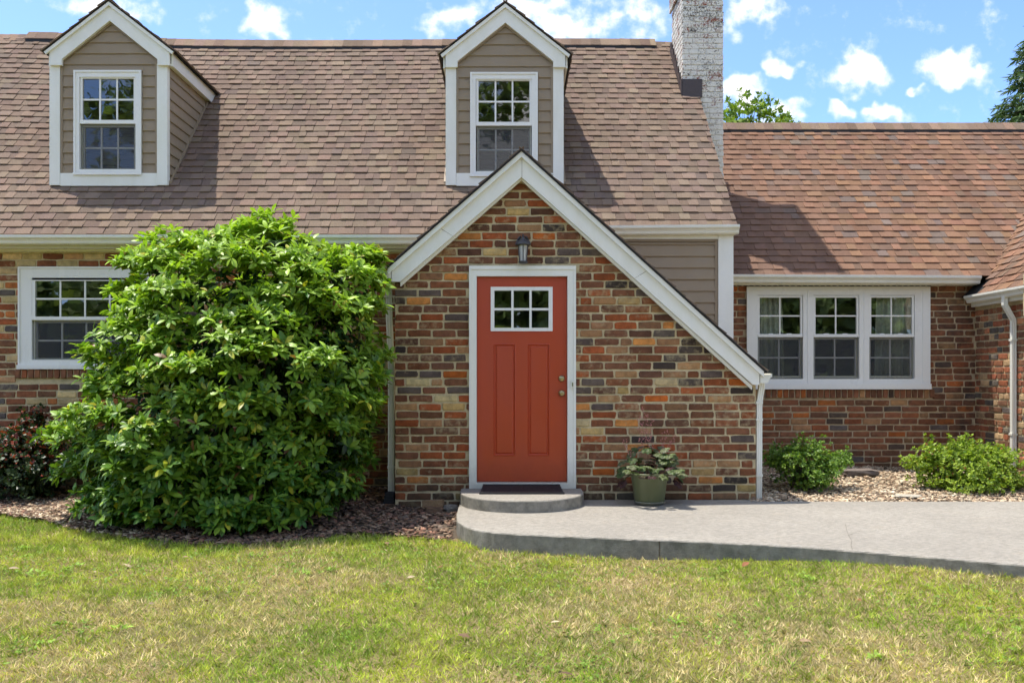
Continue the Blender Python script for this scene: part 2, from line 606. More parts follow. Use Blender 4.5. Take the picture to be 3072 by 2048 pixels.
def bed_z(x, y):
    x, y = np.asarray(x, float), np.asarray(y, float)
    left = 0.075 + 0.042 * np.clip(y - 7.5, 0, 3.2)
    right = 0.195 + 0.028 * np.clip(y - 9.1, 0, 3)
    return np.where(x > 0.5, right, left) + 0.012 * np.sin(x * 3.1 + 1) * np.cos(y * 2.7)


gx = np.concatenate([[-600, -200, -60, -25, -14], np.linspace(-9, 9, 61), [14, 25, 60, 200, 600]])
gy = np.concatenate([[-400, -150, -50, -20, -6, -1], np.linspace(1.5, 10.3, 45), [12, 14, 18, 30, 60, 150, 400, 900]])
GX, GY = np.meshgrid(gx, gy)
GZ = lawn_z(GX, GY) - 0.012
V = np.stack([GX, GY, GZ], -1).reshape(-1, 3)
nx, ny = len(gx), len(gy)
i0 = (np.arange(ny - 1)[:, None] * nx + np.arange(nx - 1)[None]).ravel()
lawn = link('lawn', np_mesh('lawn', V, np.stack([i0, i0 + 1, i0 + nx + 1, i0 + nx], 1), np.ones((len(V), 4)), M['lawn'], True), kind='structure')
tag(lawn, 'patchy front lawn soil under the grass', 'lawn', kind='structure')


def bed(name, poly_fn, xs, y1, label):
    V, Fq = [], []
    n = 14
    for x in xs:
        y0 = poly_fn(x)
        for k in range(n):
            y = y0 + (y1 - y0) * k / (n - 1)
            e = 0.0 if k else -0.06
            V.append((x, y, float(bed_z(x, y)) - 0.015 + e))
    for i in range(len(xs) - 1):
        for k in range(n - 1):
            Fq.append((i * n + k, (i + 1) * n + k, (i + 1) * n + k + 1, i * n + k + 1))
    o = link(name, np_mesh(name, np.array(V), np.array(Fq), np.ones((len(V), 4)), M['soil'], True))
    return tag(o, label, 'flower bed', kind='structure')


bed('flower_bed', lambda x: float(np.interp(x, BED_X, BED_Y)), np.linspace(-8.5, -0.30, 60), 10.4, 'mulched bed under the big green bush left of the door')
bed('flower_bed', lambda x: 9.05, np.linspace(2.40, 6.2, 40), 12.0, 'mulched bed between the patio and the triple window')

# patio slab and door step ------------------------------------------------
def slab(name, outline, z0, z1, chips=0.0022, tilt=None):
    """outline x,y; a cast slab with slightly chipped rounded edge"""
    pts = []
    for a, b in zip(outline, outline[1:] + outline[:1]):
        L = math.hypot(b[0] - a[0], b[1] - a[1])
        n = max(1, int(L / 0.05))
        for k in range(n):
            t = k / n
            pts.append((a[0] + (b[0] - a[0]) * t, a[1] + (b[1] - a[1]) * t))
    n = len(pts)
    cx, cy = sum(p[0] for p in pts) / n, sum(p[1] for p in pts) / n
    rings = []
    for dz, inset in ((z0 - z1, 0.0), (-0.012, 0.0), (-0.004, 0.005), (0.0, 0.016)):
        rg = []
        for i, (x, y) in enumerate(pts):
            a, b = pts[i - 1], pts[(i + 1) % n]
            tx, ty = b[0] - a[0], b[1] - a[1]
            l = math.hypot(tx, ty) or 1
            nxn, nyn = -ty / l, tx / l
            if (cx - x) * nxn + (cy - y) * nyn < 0 and not (x > 2 and y < 8):
                nxn, nyn = -nxn, -nyn
            if x > 2 and y < 8:
                if nyn < 0:
                    nxn, nyn = -nxn, -nyn
            j = rng.uniform(-chips, chips) * (1 if dz > -0.05 else 0.4)
            rg.append((x + nxn * (inset + j), y + nyn * (inset + j), z1 + dz))
        rings.append(rg)
    V = [p for r_ in rings for p in r_]
    Fs = []
    for k in range(3):
        for i in range(n):
            Fs.append((k * n + i, k * n + (i + 1) % n, (k + 1) * n + (i + 1) % n, (k + 1) * n + i))
    Fs.append(tuple(range(3 * n, 4 * n)))
    mb = MB()
    mb.add(V, Fs)
    return mb


def smooth_path(pts, n=5):
    out = []
    for i in range(len(pts) - 1):
        p0, p1, p2, p3 = (np.array(pts[max(0, min(len(pts) - 1, k))]) for k in (i - 1, i, i + 1, i + 2))
        for k in range(n):
            t = k / n
            out.append(tuple(float(q) for q in .5 * ((2 * p1) + (p2 - p0) * t + (2 * p0 - 5 * p1 + 4 * p2 - p3) * t * t + (3 * p1 - p0 - 3 * p2 + p3) * t ** 3)))
    return out + [pts[-1]]


pat_out = smooth_path(PAT) + [(9.0, 9.08), (2.47, 9.10), (2.43, 9.22)]
po = slab('patio', pat_out, -0.1, PATIO_Z).build('patio', M['concrete'])
tag(po, 'grey concrete patio with rounded end in front of the porch', 'patio', kind='structure')
STEP_Z = H - 1.085
PW = lambda u, v: (PX(u, F * 1.195 / (v - V0)), F * 1.195 / (v - V0))
for pts in ([(2557, 1650), (2553, 1634), (2556, 1622), (2546, 1606), (2566, 1597), (2588, 1590)], [(2546, 1606), (2540, 1590), (2536, 1571)]):
    mb = MB()
    q_ = [PW(*p) for p in pts]
    for (a, b) in zip(q_, q_[1:]):
        dx, dy = b[0] - a[0], b[1] - a[1]
        l = math.hypot(dx, dy)
        ox, oy = -dy / l * .0011, dx / l * .0011
        mb.add([(a[0] - ox, a[1] - oy, PATIO_Z + .0025), (a[0] + ox, a[1] + oy, PATIO_Z + .0025), (b[0] + ox, b[1] + oy, PATIO_Z + .0025), (b[0] - ox, b[1] - oy, PATIO_Z + .0025)], [(0, 1, 2, 3)])
    mb.build('crack', M['soil'], po)
for u_ in (1978,):
    mb = MB()
    xx = PW(u_, 1618 if u_ < 2000 else 1649)
    mb.box(xx[0] - .002, xx[0] + .002, xx[1] - .003, xx[1] + .02, 0.0, PATIO_Z - .012)
    mb.build('control_joint', M['soil'], po)
sc_, shw, sd_ = 0.112, 0.595, 0.93
st_out = [(sc_ - shw, 9.235), (sc_ - shw, 9.05)]
for i in range(0, 31):
    t = math.pi * i / 30
    st_out.append((sc_ - shw * math.cos(t), 9.02 - (sd_ - 0.2) * math.sin(t) ** 0.92))
st_out += [(sc_ + shw, 9.05), (sc_ + shw, 9.235)]
s_o = slab('door_step', st_out, PATIO_Z - 0.02, STEP_Z, 0.002).build('door_step', M['concrete'])
tag(s_o, 'half-round concrete step below the red door', 'step', kind='structure')

# ------------------------------------------------------------------ the house
house = tag(empty('brick_house', (0, 9.24, 0)), 'brick cottage with brown shingle roof, two dormers and red front door', 'house')
HB = Vector((0, 9.24, 0))


def hp(mb, name, mat, parent=None, **kw):
    """build a part of the house (positions are world positions)"""
    o = mb.build(name, mat, None, **kw)
    o.parent = parent or house
    if parent is None:
        o.matrix_parent_inverse = Matrix.Translation(HB).inverted()
    return o


def hpm(name, me, parent=None, **kw):
    o = link(name, me, None, **kw)
    o.parent = parent or house
    if parent is None:
        o.matrix_parent_inverse = Matrix.Translation(HB).inverted()
    return o


# bricks --------------------------------------------------------------------
PAL = {
    'porch': [((.165, .078, .046), 34), ((.205, .085, .045), 28), ((.29, .09, .04), 20), ((.40, .12, .038), 6), ((.50, .22, .08), 4), ((.47, .335, .15), 8), ((.58, .47, .27), 2),
              ((.110, .086, .072), 9), ((.05, .038, .032), 3), ((.36, .21, .11), 12), ((.27, .15, .085), 12), ((.125, .064, .042), 16)],
    'main': [((.18, .088, .052), 24), ((.23, .094, .052), 22), ((.30, .10, .048), 16), ((.42, .16, .065), 9), ((.50, .39, .21), 15), ((.40, .25, .14), 12), ((.12, .10, .088), 7), ((.42, .11, .04), 3)],
    'ext': [((.20, .098, .058), 36), ((.23, .105, .06), 26), ((.27, .105, .054), 14), ((.17, .086, .054), 16), ((.36, .125, .048), 4), ((.36, .21, .11), 6), ((.135, .11, .098), 5), ((.09, .066, .05), 3)],
    'wing': [((.24, .105, .062), 26), ((.34, .13, .075), 20), ((.42, .30, .18), 14), ((.19, .10, .062), 20), ((.42, .18, .10), 10), ((.12, .105, .09), 8)],
}


def pick(pal, spread=.22, sat=1.12):
    t = rng.uniform(0, sum(w for _, w in pal))
    for c, w in pal:
        t -= w
        if t <= 0:
            break
    k = rng.uniform(1 - spread, 1 + spread) * (1.07 if sat else 1)
    if sat:
        g = sum(c) / 3
        c = tuple(max(.012, g + (x - g) * sat) for x in c)
    return tuple(x * k * rng.uniform(0.97, 1.03) for x in c)


def brick_mesh(mb, x0, x1, z0, z1, y, axis='y', proud=0.011, col=(.2, .1, .05, 0)):
    """one weathered brick whose face looks towards -axis"""
    w, h = x1 - x0, z1 - z0
    c = min(0.007, h * 0.12) * rng.uniform(0.6, 1.5)
    j = lambda a: rng.uniform(-a, a)
    r_ = lambda: rng.uniform(.3, 1.9)
    out = [(x0 + c * r_(), z0 + j(.0025)), (x0 + w * .5 + j(w * .22), z0 + j(.0042)), (x1 - c * r_(), z0 + j(.003)), (x1 + j(.003), z0 + c * r_()), (x1 + j(.004), z1 - c * r_()), (x1 - c * r_(), z1 + j(.0025)),
           (x0 + w * .5 + j(w * .22), z1 + j(.0042)), (x0 + c * r_(), z1 + j(.003)), (x0 + j(.004), z1 - c * r_()), (x0 + j(.003), z0 + c * r_())]
    cx, cz = (x0 + x1) / 2, (z0 + z1) / 2
    n = len(out)
    pr = proud * rng.uniform(0.75, 1.25)
    bx, bz = 1 - 0.009 / w, 1 - 0.009 / h
    t1, t2 = j(.0015), j(.0015)
    V = [(p[0], y + 0.02, p[1]) for p in out]
    V += [(p[0], y - pr * .45, p[1]) for p in out]
    V += [(cx + (p[0] - cx) * bx, y - pr + t1 * (p[0] - cx) / w + t2 * (p[1] - cz) / h, cz + (p[1] - cz) * bz) for p in out]
    V.append((cx, y - pr - 0.0008, cz))
    Fs = []
    for k in (0, n):
        Fs += [(k + i, k + (i + 1) % n, k + n + (i + 1) % n, k + n + i) for i in range(n)]
    Fs += [(2 * n + i, 2 * n + (i + 1) % n, 3 * n) for i in range(n)]
    if axis == 'x':                       # face looks towards -x : run along y, mirrored
        V = [(b, a, c_) for a, b, c_ in V]
    elif axis == 'x-':                    # unused mirror
        V = [(-b, a, c_) for a, b, c_ in V]
    mb.add(V, Fs, (*col[:3], col[3]))


def lay(xl, xr, z0, n, ch, pitch, holes=(), joint=0.014, bjoint=0.015, start=0.0, headers=0.05):
    """brick rectangles in running bond; xl, xr may be functions of z (bottom, top)"""
    res = []
    for i in range(n):
        za, zb = z0 + i * ch + bjoint * .5 + rng.uniform(-.0015, .0015), z0 + (i + 1) * ch - bjoint * .5 + rng.uniform(-.0015, .0015)
        a = xl(za, zb) if callable(xl) else xl
        b = xr(za, zb) if callable(xr) else xr
        if b - a < 0.05:
            continue
        iv = [(a, b)]
        for (hx0, hx1, hz0, hz1) in holes:
            if zb > hz0 + .01 and za < hz1 - .01:
                nv = []
                for (p, q) in iv:
                    if hx1 <= p or hx0 >= q:
                        nv.append((p, q))
                    else:
                        if hx0 - p > .02:
                            nv.append((p, hx0))
                        if q - hx1 > .02:
                            nv.append((hx1, q))
                iv = nv
        x = start - (i % 2) * pitch * .5 + rng.uniform(-.025, .025)
        x -= math.ceil((x - a) / pitch + 1) * pitch
        while x < b:
            L = pitch * (0.52 if rng.random() < headers else rng.uniform(.95, 1.05))
            for (p, q) in iv:
                s, e = max(x + joint * .5, p), min(x + L - joint * .5, q)
                if e - s > 0.032:
                    dz = rng.uniform(-.002, .002)
                    res.append((s, e, za + dz, zb + dz))
            x += L
    return res


CH = 0.0804
YP, YM, YS, YX = 9.24, 10.35, 10.20, 11.90     # wall planes: porch, main brick, main siding, extension

# --- porch front
pk_x, pk_z = W(1564.5, 445, 9.06)              # porch ridge at the front edge
le_x, le_z = W(1162, 798, 9.06)
re_x, re_z = W(2302, 1114, 9.06)
sl_l = (pk_z - le_z) / (pk_x - le_x)
sl_r = (pk_z - re_z) / (re_x - pk_x)
PL, PR = PX(1186, YP), PX(2267, YP)
DOOR = (PX(1409, YP), PX(1726, YP), STEP_Z, PZ(800, YP))
z_base = 0.10


def under(x, off=0.0):
    return pk_z - off - (sl_l * (pk_x - x) if x < pk_x else sl_r * (x - pk_x))


mb = MB()
d0, d1 = DOOR[0] + .03, DOOR[1] - .03
ztop = DOOR[3] - .03
zl, zr = under(PL, .12), under(PR, .12)
zd0, zd1 = under(d0, .12), under(d1, .12)
mb.prism([(PL, z_base), (d0, z_base), (d0, zd0), (PL, zl)], YP, YP + .2)
mb.prism([(d1, z_base), (PR, z_base), (PR, zr), (d1, zd1)], YP, YP + .2)
mb.prism([(d0, ztop), (d1, ztop), (d1, zd1), (pk_x, pk_z - .12), (d0, zd0)], YP, YP + .2)
mb.box(d0, d1, YP, YP + .2, z_base, STEP_Z - .01)
porch_wall = hp(mb, 'porch_wall', M['mortar'])
for x_, zt_ in ((PL, zl), (PR - .15, zr)):
    mb = MB()
    mb.box(x_, x_ + .15, YP + .2, YM + .1, z_base, zt_)
    hp(mb, 'porch_side_wall', M['mortar'])


def xl_p(za, zb):
    return max(PL, pk_x - (pk_z - .07 - zb) / sl_l) if zb < pk_z - .07 else 9e9


def xr_p(za, zb):
    return min(PR, pk_x + (pk_z - .07 - zb) / sl_r) if zb < pk_z - .07 else -9e9


pb = lay(xl_p, xr_p, PZ(1500, YP) - 3 * CH, 44, CH, 0.243, [(DOOR[0] + .004, DOOR[1] - .004, 0, DOOR[3] - .004)], start=PL, joint=.0185, bjoint=.0165)
pb = [b for b in pb if b[3] > 0.14]
big = sorted(pb, key=lambda b: -((b[1] - b[0]) * (b[3] - b[2])))
vis = [b for b in big if b[3] < under((b[0] + b[1]) / 2, .16)]
ones = set(vis[:300])
brickwork = MB()
for b in pb:
    al = rng.uniform(-.3, 1.0)
    col = (*pick(PAL['porch']), al)
    if b in ones:
        m1 = MB()
        brick_mesh(m1, *b, YP, col=col)
        hp(m1, 'brick', M['brick'], porch_wall)
    else:
        brick_mesh(brickwork, *b, YP, col=col)

# --- main wall, left of the porch
WIN_L = (PX(58, YM), PX(454, YM), PZ(1107, YM), PZ(801, YM))
ML = -7.3
z_eave_l = PZ(757, YM)
mb = MB()
w0, w1, w2_, w3_ = WIN_L[0] + .03, WIN_L[1] - .03, WIN_L[2] + .03, WIN_L[3] - .03
mb.box(ML, w0, YM, YM + .2, -.1, z_eave_l + .25)
mb.box(w1, 0.95, YM, YM + .2, -.1, z_eave_l + .25)
mb.box(w0, w1, YM, YM + .2, -.1, w2_)
mb.box(w0, w1, YM, YM + .2, w3_, z_eave_l + .25)
hp(mb, 'main_wall', M['mortar'])
zb0 = z_eave_l - 40 * CH - .005
rl = (WIN_L[0] - .04, WIN_L[1] + .04, WIN_L[2] - .105, WIN_L[2])     # brick sill
for b in lay(-6.6, PL + .05, zb0, 40, CH, 0.228, [(WIN_L[0] + .004, WIN_L[1] - .004, WIN_L[2], WIN_L[3]), rl], joint=.016, bjoint=.017):
    brick_mesh(brickwork, *b, YM, col=(*pick(PAL['main']), rng.uniform(-.4, .9)))
x = rl[0]
while x < rl[1] - .04:
    brick_mesh(brickwork, x + .005, x + .067, rl[2] + .006, rl[3] - .004, YM - .022, proud=.012, col=(*pick(PAL['ext']), rng.uniform(-.4, .4)))
    x += .0725
mb = MB()
mb.box(rl[0] + .004, rl[1] - .01, YM - .02, YM + .02, rl[2] + .008, rl[3] - .008)
hp(mb, 'sill_mortar', M['mortar_dark'])

# --- main wall, siding to the right of the porch
MR = PX(2198, YS)
z_eave_r = PZ(718, YS)
mb = MB()
mb.box(0.95, MR - .01, YS, YS + .2, 0.1, z_eave_r + .10)
siding_wall = hp(mb, 'siding_wall', M['siding'])
cbx = PX(2153, YS)
mb = MB()
mb.box(cbx, MR, YS - .035, YS + .02, 0.4, PZ(702, YS))
hp(mb, 'corner_board', M['white'])
mb = MB()
mb.box(0.9, cbx - .002, YS - .03, YS, PZ(718, YS), PZ(698, YS))
hp(mb, 'frieze_board', M['white'])
mb = MB()
mb.box(cbx - .032, cbx - .002, YS - .022, YS, 0.4, PZ(718, YS) - .002)
mb.box(0.9, cbx - .034, YS - .022, YS, PZ(725, YS), PZ(718, YS) - .002)
hp(mb, 'siding_channel', M['siding'])


def lap(mb, x0, x1, z0, z1, y, out=0.019):
    """vinyl siding course facing -y: lower edge stands out, drawn as a lapped profile"""
    mb.prism([(y - .003, z1 + .004), (y - out, z0 + .006), (y - out + .003, z0), (y, z0), (y + .01, z1 + .004)], x0, x1, 'x')


v = 735.0
while v < 1150:
    z0 = PZ(v + 34.7, YS)
    z1 = PZ(v, YS)
    mb = MB()
    lap(mb, 0.95, cbx - .03, z0, z1, YS)
    hp(mb, 'siding_board', M['siding'], siding_wall)
    v += 34.7
mb = MB()
lap(mb, 0.95, cbx - .03, PZ(735, YS), PZ(726, YS), YS)
hp(mb, 'siding_board', M['siding'], siding_wall)

# --- remaining shell of the main house (gable ends, back)
RG_Y, RG_Z = 13.27, 13.27 - 8.504 + H          # main ridge
mb = MB()
for x0, x1 in ((ML, ML + .15), (MR - .16, MR - .012)):
    mb.prism([(YS + .2, -.1), (16.2, -.1), (16.2, z_eave_r + .1), (RG_Y, RG_Z - .2), (YS + .2, z_eave_r + .1)], x0, x1, 'x')
mb.box(ML + .16, MR - .17, 16.05, 16.2, -.1, z_eave_r + .1)
hp(mb, 'gable_wall', M['mortar'])

# --- extension to the right
WIN_X = (PX(2238.5, YX), PX(2786, YX), PZ(1167, YX), PZ(860, YX))
XW = 5.93
z_eave_x = PZ(862, YX)
mb = MB()
w0, w1, w2_, w3_ = WIN_X[0] + .03, WIN_X[1] - .03, WIN_X[2] + .03, WIN_X[3] - .03
mb.box(MR, w0, YX, YX + .2, -.1, z_eave_x + .2)
mb.box(w1, XW + .05, YX, YX + .2, -.1, z_eave_x + .2)
mb.box(w0, w1, YX, YX + .2, -.1, w2_)
mb.box(w0, w1, YX, YX + .2, w3_, z_eave_x + .2)
hp(mb, 'extension_wall', M['mortar_dark'])
rx = (WIN_X[0] - .06, WIN_X[1] + .05, WIN_X[2] - .115, WIN_X[2])
zb0 = z_eave_x - 38 * CH + .02
for b in lay(MR + .01, XW, zb0, 38, CH, 0.231, [(WIN_X[0] + .004, WIN_X[1] - .004, WIN_X[2], WIN_X[3]), rx], joint=.017, bjoint=.017):
    brick_mesh(brickwork, *b, YX, col=(*pick(PAL['ext']), rng.uniform(-.6, .45)))
x = rx[0]
while x < rx[1] - .04:
    brick_mesh(brickwork, x + .006, x + .068, rx[2] + .006, rx[3] - .004, YX - .02, proud=.012, col=(*pick(PAL['ext']), rng.uniform(-.5, .3)))
    x += .0745
mb = MB()
mb.box(rx[0] + .004, rx[1] - .01, YX - .018, YX + .02, rx[2] + .008, rx[3] - .008)
hp(mb, 'sill_mortar', M['mortar_dark'])

# --- wing at the far right: side wall facing left, gable wall facing the lawn
WY = 10.45
mb = MB()
mb.box(XW, XW + .2, WY, YX, -.1, 2.5)
hp(mb, 'wing_wall', M['mortar'])
for b in lay(WY, YX - .012, zb0 + .01, 34, CH, 0.2155, (), joint=.016, bjoint=.017, headers=.35):
    if b[3] < 2.45:
        brick_mesh(brickwork, *b, XW, axis='x', col=(*pick(PAL['wing']), rng.uniform(-.3, .8)))
mb = MB()
mb.prism([(XW + .01, -.1), (11, -.1), (11, 2.5), (8.5, 5.0), (XW + .01, 2.5)], WY - .2, WY - .002)
mb.box(5.74, XW + .01, WY - .2, WY - .01, 2.10, 2.56)
hp(mb, 'wing_gable_wall', M['mortar'])
for b in lay(lambda a, b_: 5.735 if a > 2.09 else XW, 6.6, zb0 + .01, 36, CH, 0.22, ()):
    brick_mesh(brickwork, *b, WY - .2, col=(*pick(PAL['wing']), rng.uniform(-.3, .8)))
mb_bw = brickwork
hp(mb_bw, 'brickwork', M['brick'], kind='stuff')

# roofs ---------------------------------------------------------------------
SH_MAIN = [((.184, .132, .097), 34), ((.172, .122, .090), 30), ((.197, .145, .102), 14), ((.160, .114, .086), 18), ((.190, .132, .096), 12), ((.148, .108, .084), 6)]
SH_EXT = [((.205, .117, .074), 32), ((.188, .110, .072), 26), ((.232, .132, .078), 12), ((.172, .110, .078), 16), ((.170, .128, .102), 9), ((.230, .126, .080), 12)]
shingles = MB()
shingle_singles = []


def roof(P0, U, S, w_lo, w_hi, L, n, pal, edge=None, sag=None, single=None, mix=None, tabs=(.075, .18), z_out=0.0, start=0):
    """laminated shingles: P0 eave corner, U along the eave, S up the slope; one piece per tab"""
    P0, U, S = Vector(P0), Vector(U).normalized(), Vector(S).normalized()
    N = U.cross(S)
    if N.z < 0:
        N = -N
    ex = L / n
    for i in range(start, n):
        s0 = i * ex
        a, b = (w_lo, w_hi) if edge is None else edge(s0)
        x = a - rng.uniform(0, .1)
        up_ = rng.random() < .5
        sk = rng.uniform(-.012, .012)
        wav = rng.uniform(0, 6)
        while x < b:
            w = rng.uniform(*tabs)
            x0, x1 = max(x, a), min(x + w, b)
            x += w
            up_ = not up_
            if x1 - x0 < .015:
                continue
            c = pick(pal, .055, 0)
            if mix:
                c = mix((x0 + x1) / 2, s0, c)
            if not up_:
                c = tuple(q * .90 for q in c)
            h = (.0195 if up_ else .0115) + rng.uniform(-.001, .0015) + .0015 * math.sin(x * 2.3 + wav)
            f = s0 - (.004 if up_ else 0) + rng.uniform(-.0015, .0015) + .0025 * math.sin(x * 1.1 + wav * 2)
            bk = s0 + ex + .03
            k2 = sk if up_ else 0
            loc = [(x0 + .001, f, 0.0), (x1 - .001, f, 0.0), (x1 - .001, bk, -.004), (x0 + .001, bk, -.004),
                   (x0 + .001, f, h), (x1 - .001, f, h + rng.uniform(-.001, .001)), (x1 - .001 - k2, bk, .0005), (x0 + .001 - k2, bk, .0005)]
            vs = []
            for (p, q, r) in loc:
                v_ = P0 + U * p + S * q + N * (r + z_out)
                if sag:
                    v_.z += sag(p, q / L)
                vs.append(tuple(v_))
            fs = [(4, 5, 6, 7), (0, 1, 5, 4), (1, 2, 6, 5), (3, 0, 4, 7), (2, 1, 0, 3)]
            if single is not None and single(i, x0, x1):
                shingle_singles.append((vs, fs, c, (x1 - x0)))
            else:
                shingles.add(vs, fs, c)


q45 = math.sqrt(.5)
ZM = lambda y: y - 8.504 + H            # main roof plane
ZX = lambda y: y - 10.35 + H            # extension roof plane
YE_L, YE_R = 10.05, 10.145
MRX = 2.475
LM = (RG_Y - YE_L) / q45
NM = 34
mainsag = lambda p, t: .10 * float(sm(-4.4, -7.2, p)) * t + .012 * math.sin(p * .9 + 1) * t


def main_edge(s):
    return (-7.25, MRX + .004 * math.sin(s * 9))


roof((0, YE_L, ZM(YE_L)), (1, 0, 0), (0, 1, 1), -7.25, 0.9, LM, NM, SH_MAIN, edge=lambda s: (-7.25, .9) if s < .12 else main_edge(s), sag=mainsag,
     single=lambda i, a, b: i < 16, start=0)
LR = (RG_Y - YE_R) / q45
exm = LM / NM
mb = MB()
mb.add([(-7.24, YE_L + .02, ZM(YE_L + .02) - .008), (.9, YE_L + .02, ZM(YE_L + .02) - .008), (.9, RG_Y, RG_Z - .02), (-7.24, RG_Y, RG_Z - .02)], [(0, 1, 2, 3)])
mb.add([(.9, YE_R + .02, ZM(YE_R + .02) - .008), (MRX - .01, YE_R + .02, ZM(YE_R + .02) - .008), (MRX - .01, RG_Y, RG_Z - .008), (.9, RG_Y, RG_Z - .008)], [(0, 1, 2, 3)])
mb.add([(-7.24, RG_Y, RG_Z - .02), (MRX - .01, RG_Y, RG_Z - .008), (MRX - .01, 16.4, ZM(YE_L)), (-7.24, 16.4, ZM(YE_L))], [(0, 1, 2, 3)])
main_roof = hp(mb, 'main_roof', M['deck'])
# the 300 shingles that show largest: lowest courses on the camera side, in view and not behind the bush or porch
cand = [s for s in shingle_singles if -5.6 < s[0][0][0] < 2.45]
rest = [s for s in shingle_singles if not (-5.6 < s[0][0][0] < 2.45)]
cand.sort(key=lambda s: -s[3] * (1.0 if s[0][0][1] < 11.6 else .8))
for k, (vs_, fs, c, w) in enumerate(cand):
    if k < 300:
        m1 = MB()
        m1.add(vs_, fs, c)
        hp(m1, 'shingle', M['shingle'], main_roof)
    else:
        shingles.add(vs_, fs, c)
for (vs_, fs, c, w) in rest:
    shingles.add(vs_, fs, c)

# ridge: black vent with a row of cap shingles


def ridge(y, z, x0, x1, pal, sag=None, h=.048):
    mv = MB()
    seg = int((x1 - x0) / .3)
    for k in range(seg):
        a, b = x0 + (x1 - x0) * k / seg, x0 + (x1 - x0) * (k + 1) / seg
        za, zb = (z + (sag(a, 1) if sag else 0)), (z + (sag(b, 1) if sag else 0))
        mv.add([(a, y - .137, za - .125), (b, y - .137, zb - .125), (b, y, zb + .0), (a, y, za + .0), (a, y - .137, za - .126 + h), (b, y - .137, zb - .126 + h), (b, y, zb + h), (a, y, za + h),
                ], [(0, 1, 5, 4), (4, 5, 6, 7), (3, 2, 1, 0)])
    hp(mv, 'ridge_vent', M['black'])
    x = x0 - .02
    while x < x1:
        b = min(x + .14, x1 + .02)
        zz = z + (sag(x, 1) if sag else 0)
        c = pick(pal)
        lift = rng.uniform(0, .006)
        t = .012
        shingles.add([(x, y - .14, zz - .125 + h + lift), (b, y - .14, zz - .125 + h), (b, y, zz + h + .012), (x, y, zz + h + .012 + lift), (b, y + .14, zz - .125 + h), (x, y + .14, zz - .125 + h),
                      (x, y - .14, zz - .125 + h + t + lift), (b, y - .14, zz - .125 + h + t), (b, y, zz + h + .012 + t), (x, y, zz + h + .012 + t + lift), (b, y + .14, zz - .125 + h + t), (x, y + .14, zz - .125 + h + t)],
                     [(6, 7, 8, 9), (9, 8, 10, 11), (0, 1, 7, 6), (0, 6, 9, 3), (1, 2, 8, 7), (3, 9, 11, 5), (0, 3, 2, 1)], c)
        x = b


ridge(RG_Y, RG_Z - .02, -6.82, 2.04, SH_MAIN, mainsag)
# unvented ends of the ridge
for (xa, xb) in ((-7.25, -6.84), (2.06, 2.24)):
    x = xa
    while x < xb:
        b = min(x + .14, xb)
        zz = RG_Z + mainsag(x, 1)
        shingles.add([(x, RG_Y - .13, zz - .115), (b, RG_Y - .13, zz - .12), (b, RG_Y, zz + .014), (x, RG_Y, zz + .018), (b, RG_Y + .13, zz - .12), (x, RG_Y + .13, zz - .115),
                      (x, RG_Y - .13, zz - .135), (b, RG_Y - .13, zz - .135)], [(0, 1, 2, 3), (3, 2, 4, 5), (6, 7, 1, 0)], pick(SH_MAIN))
        x = b

# extension roof
YE_X, RX_Y = 11.62, 14.18
RX_Z = ZX(RX_Y)


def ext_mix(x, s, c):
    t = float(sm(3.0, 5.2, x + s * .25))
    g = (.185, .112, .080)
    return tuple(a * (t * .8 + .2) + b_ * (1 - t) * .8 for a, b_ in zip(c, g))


LX = (RX_Y - YE_X) / q45
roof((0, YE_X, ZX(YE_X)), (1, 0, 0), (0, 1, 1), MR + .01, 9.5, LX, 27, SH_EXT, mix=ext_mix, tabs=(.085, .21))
ridge(RX_Y, RX_Z - .02, MR + .02, 9.4, SH_MAIN)
mb = MB()
mb.add([(MR, YE_X + .02, ZX(YE_X + .02) - .008), (9.5, YE_X + .02, ZX(YE_X + .02) - .008), (9.5, RX_Y, RX_Z - .008), (MR, RX_Y, RX_Z - .008)], [(0, 1, 2, 3)])
mb.add([(MR, RX_Y, RX_Z - .008), (9.5, RX_Y, RX_Z - .008), (9.5, 16.8, ZX(YE_X)), (MR, 16.8, ZX(YE_X))], [(0, 1, 2, 3)])
hp(mb, 'extension_roof', M['deck'])
# wing roof, its eave runs towards the viewer
WX0, WZ0 = 5.74, H + 1.03
ZWN = lambda x: WZ0 + (x - WX0)
roof((WX0, 0, WZ0), (0, 1, 0), (1, 0, 1), WY - .3, 12.9, 2.3 / q45, 24, SH_EXT, tabs=(.085, .21), edge=lambda s: (WY - .30, min(12.9, (WZ0 + s * q45) + 10.35 - H + .05)))
mb = MB()
mb.add([(WX0 + .01, WY - .28, WZ0 - .006), (WX0 + .01, 12.2, WZ0 - .006), (8.3, 14.2, ZWN(8.3) - .01), (8.3, WY - .28, ZWN(8.3) - .01)], [(0, 1, 2, 3)])
mb.prism([(WX0, WZ0 - .012), (8.3, ZWN(8.3) - .012), (8.3, ZWN(8.3) - .06), (WX0, WZ0 - .06)], WY - .27, WY - .2)
hp(mb, 'wing_roof', M['deck'])

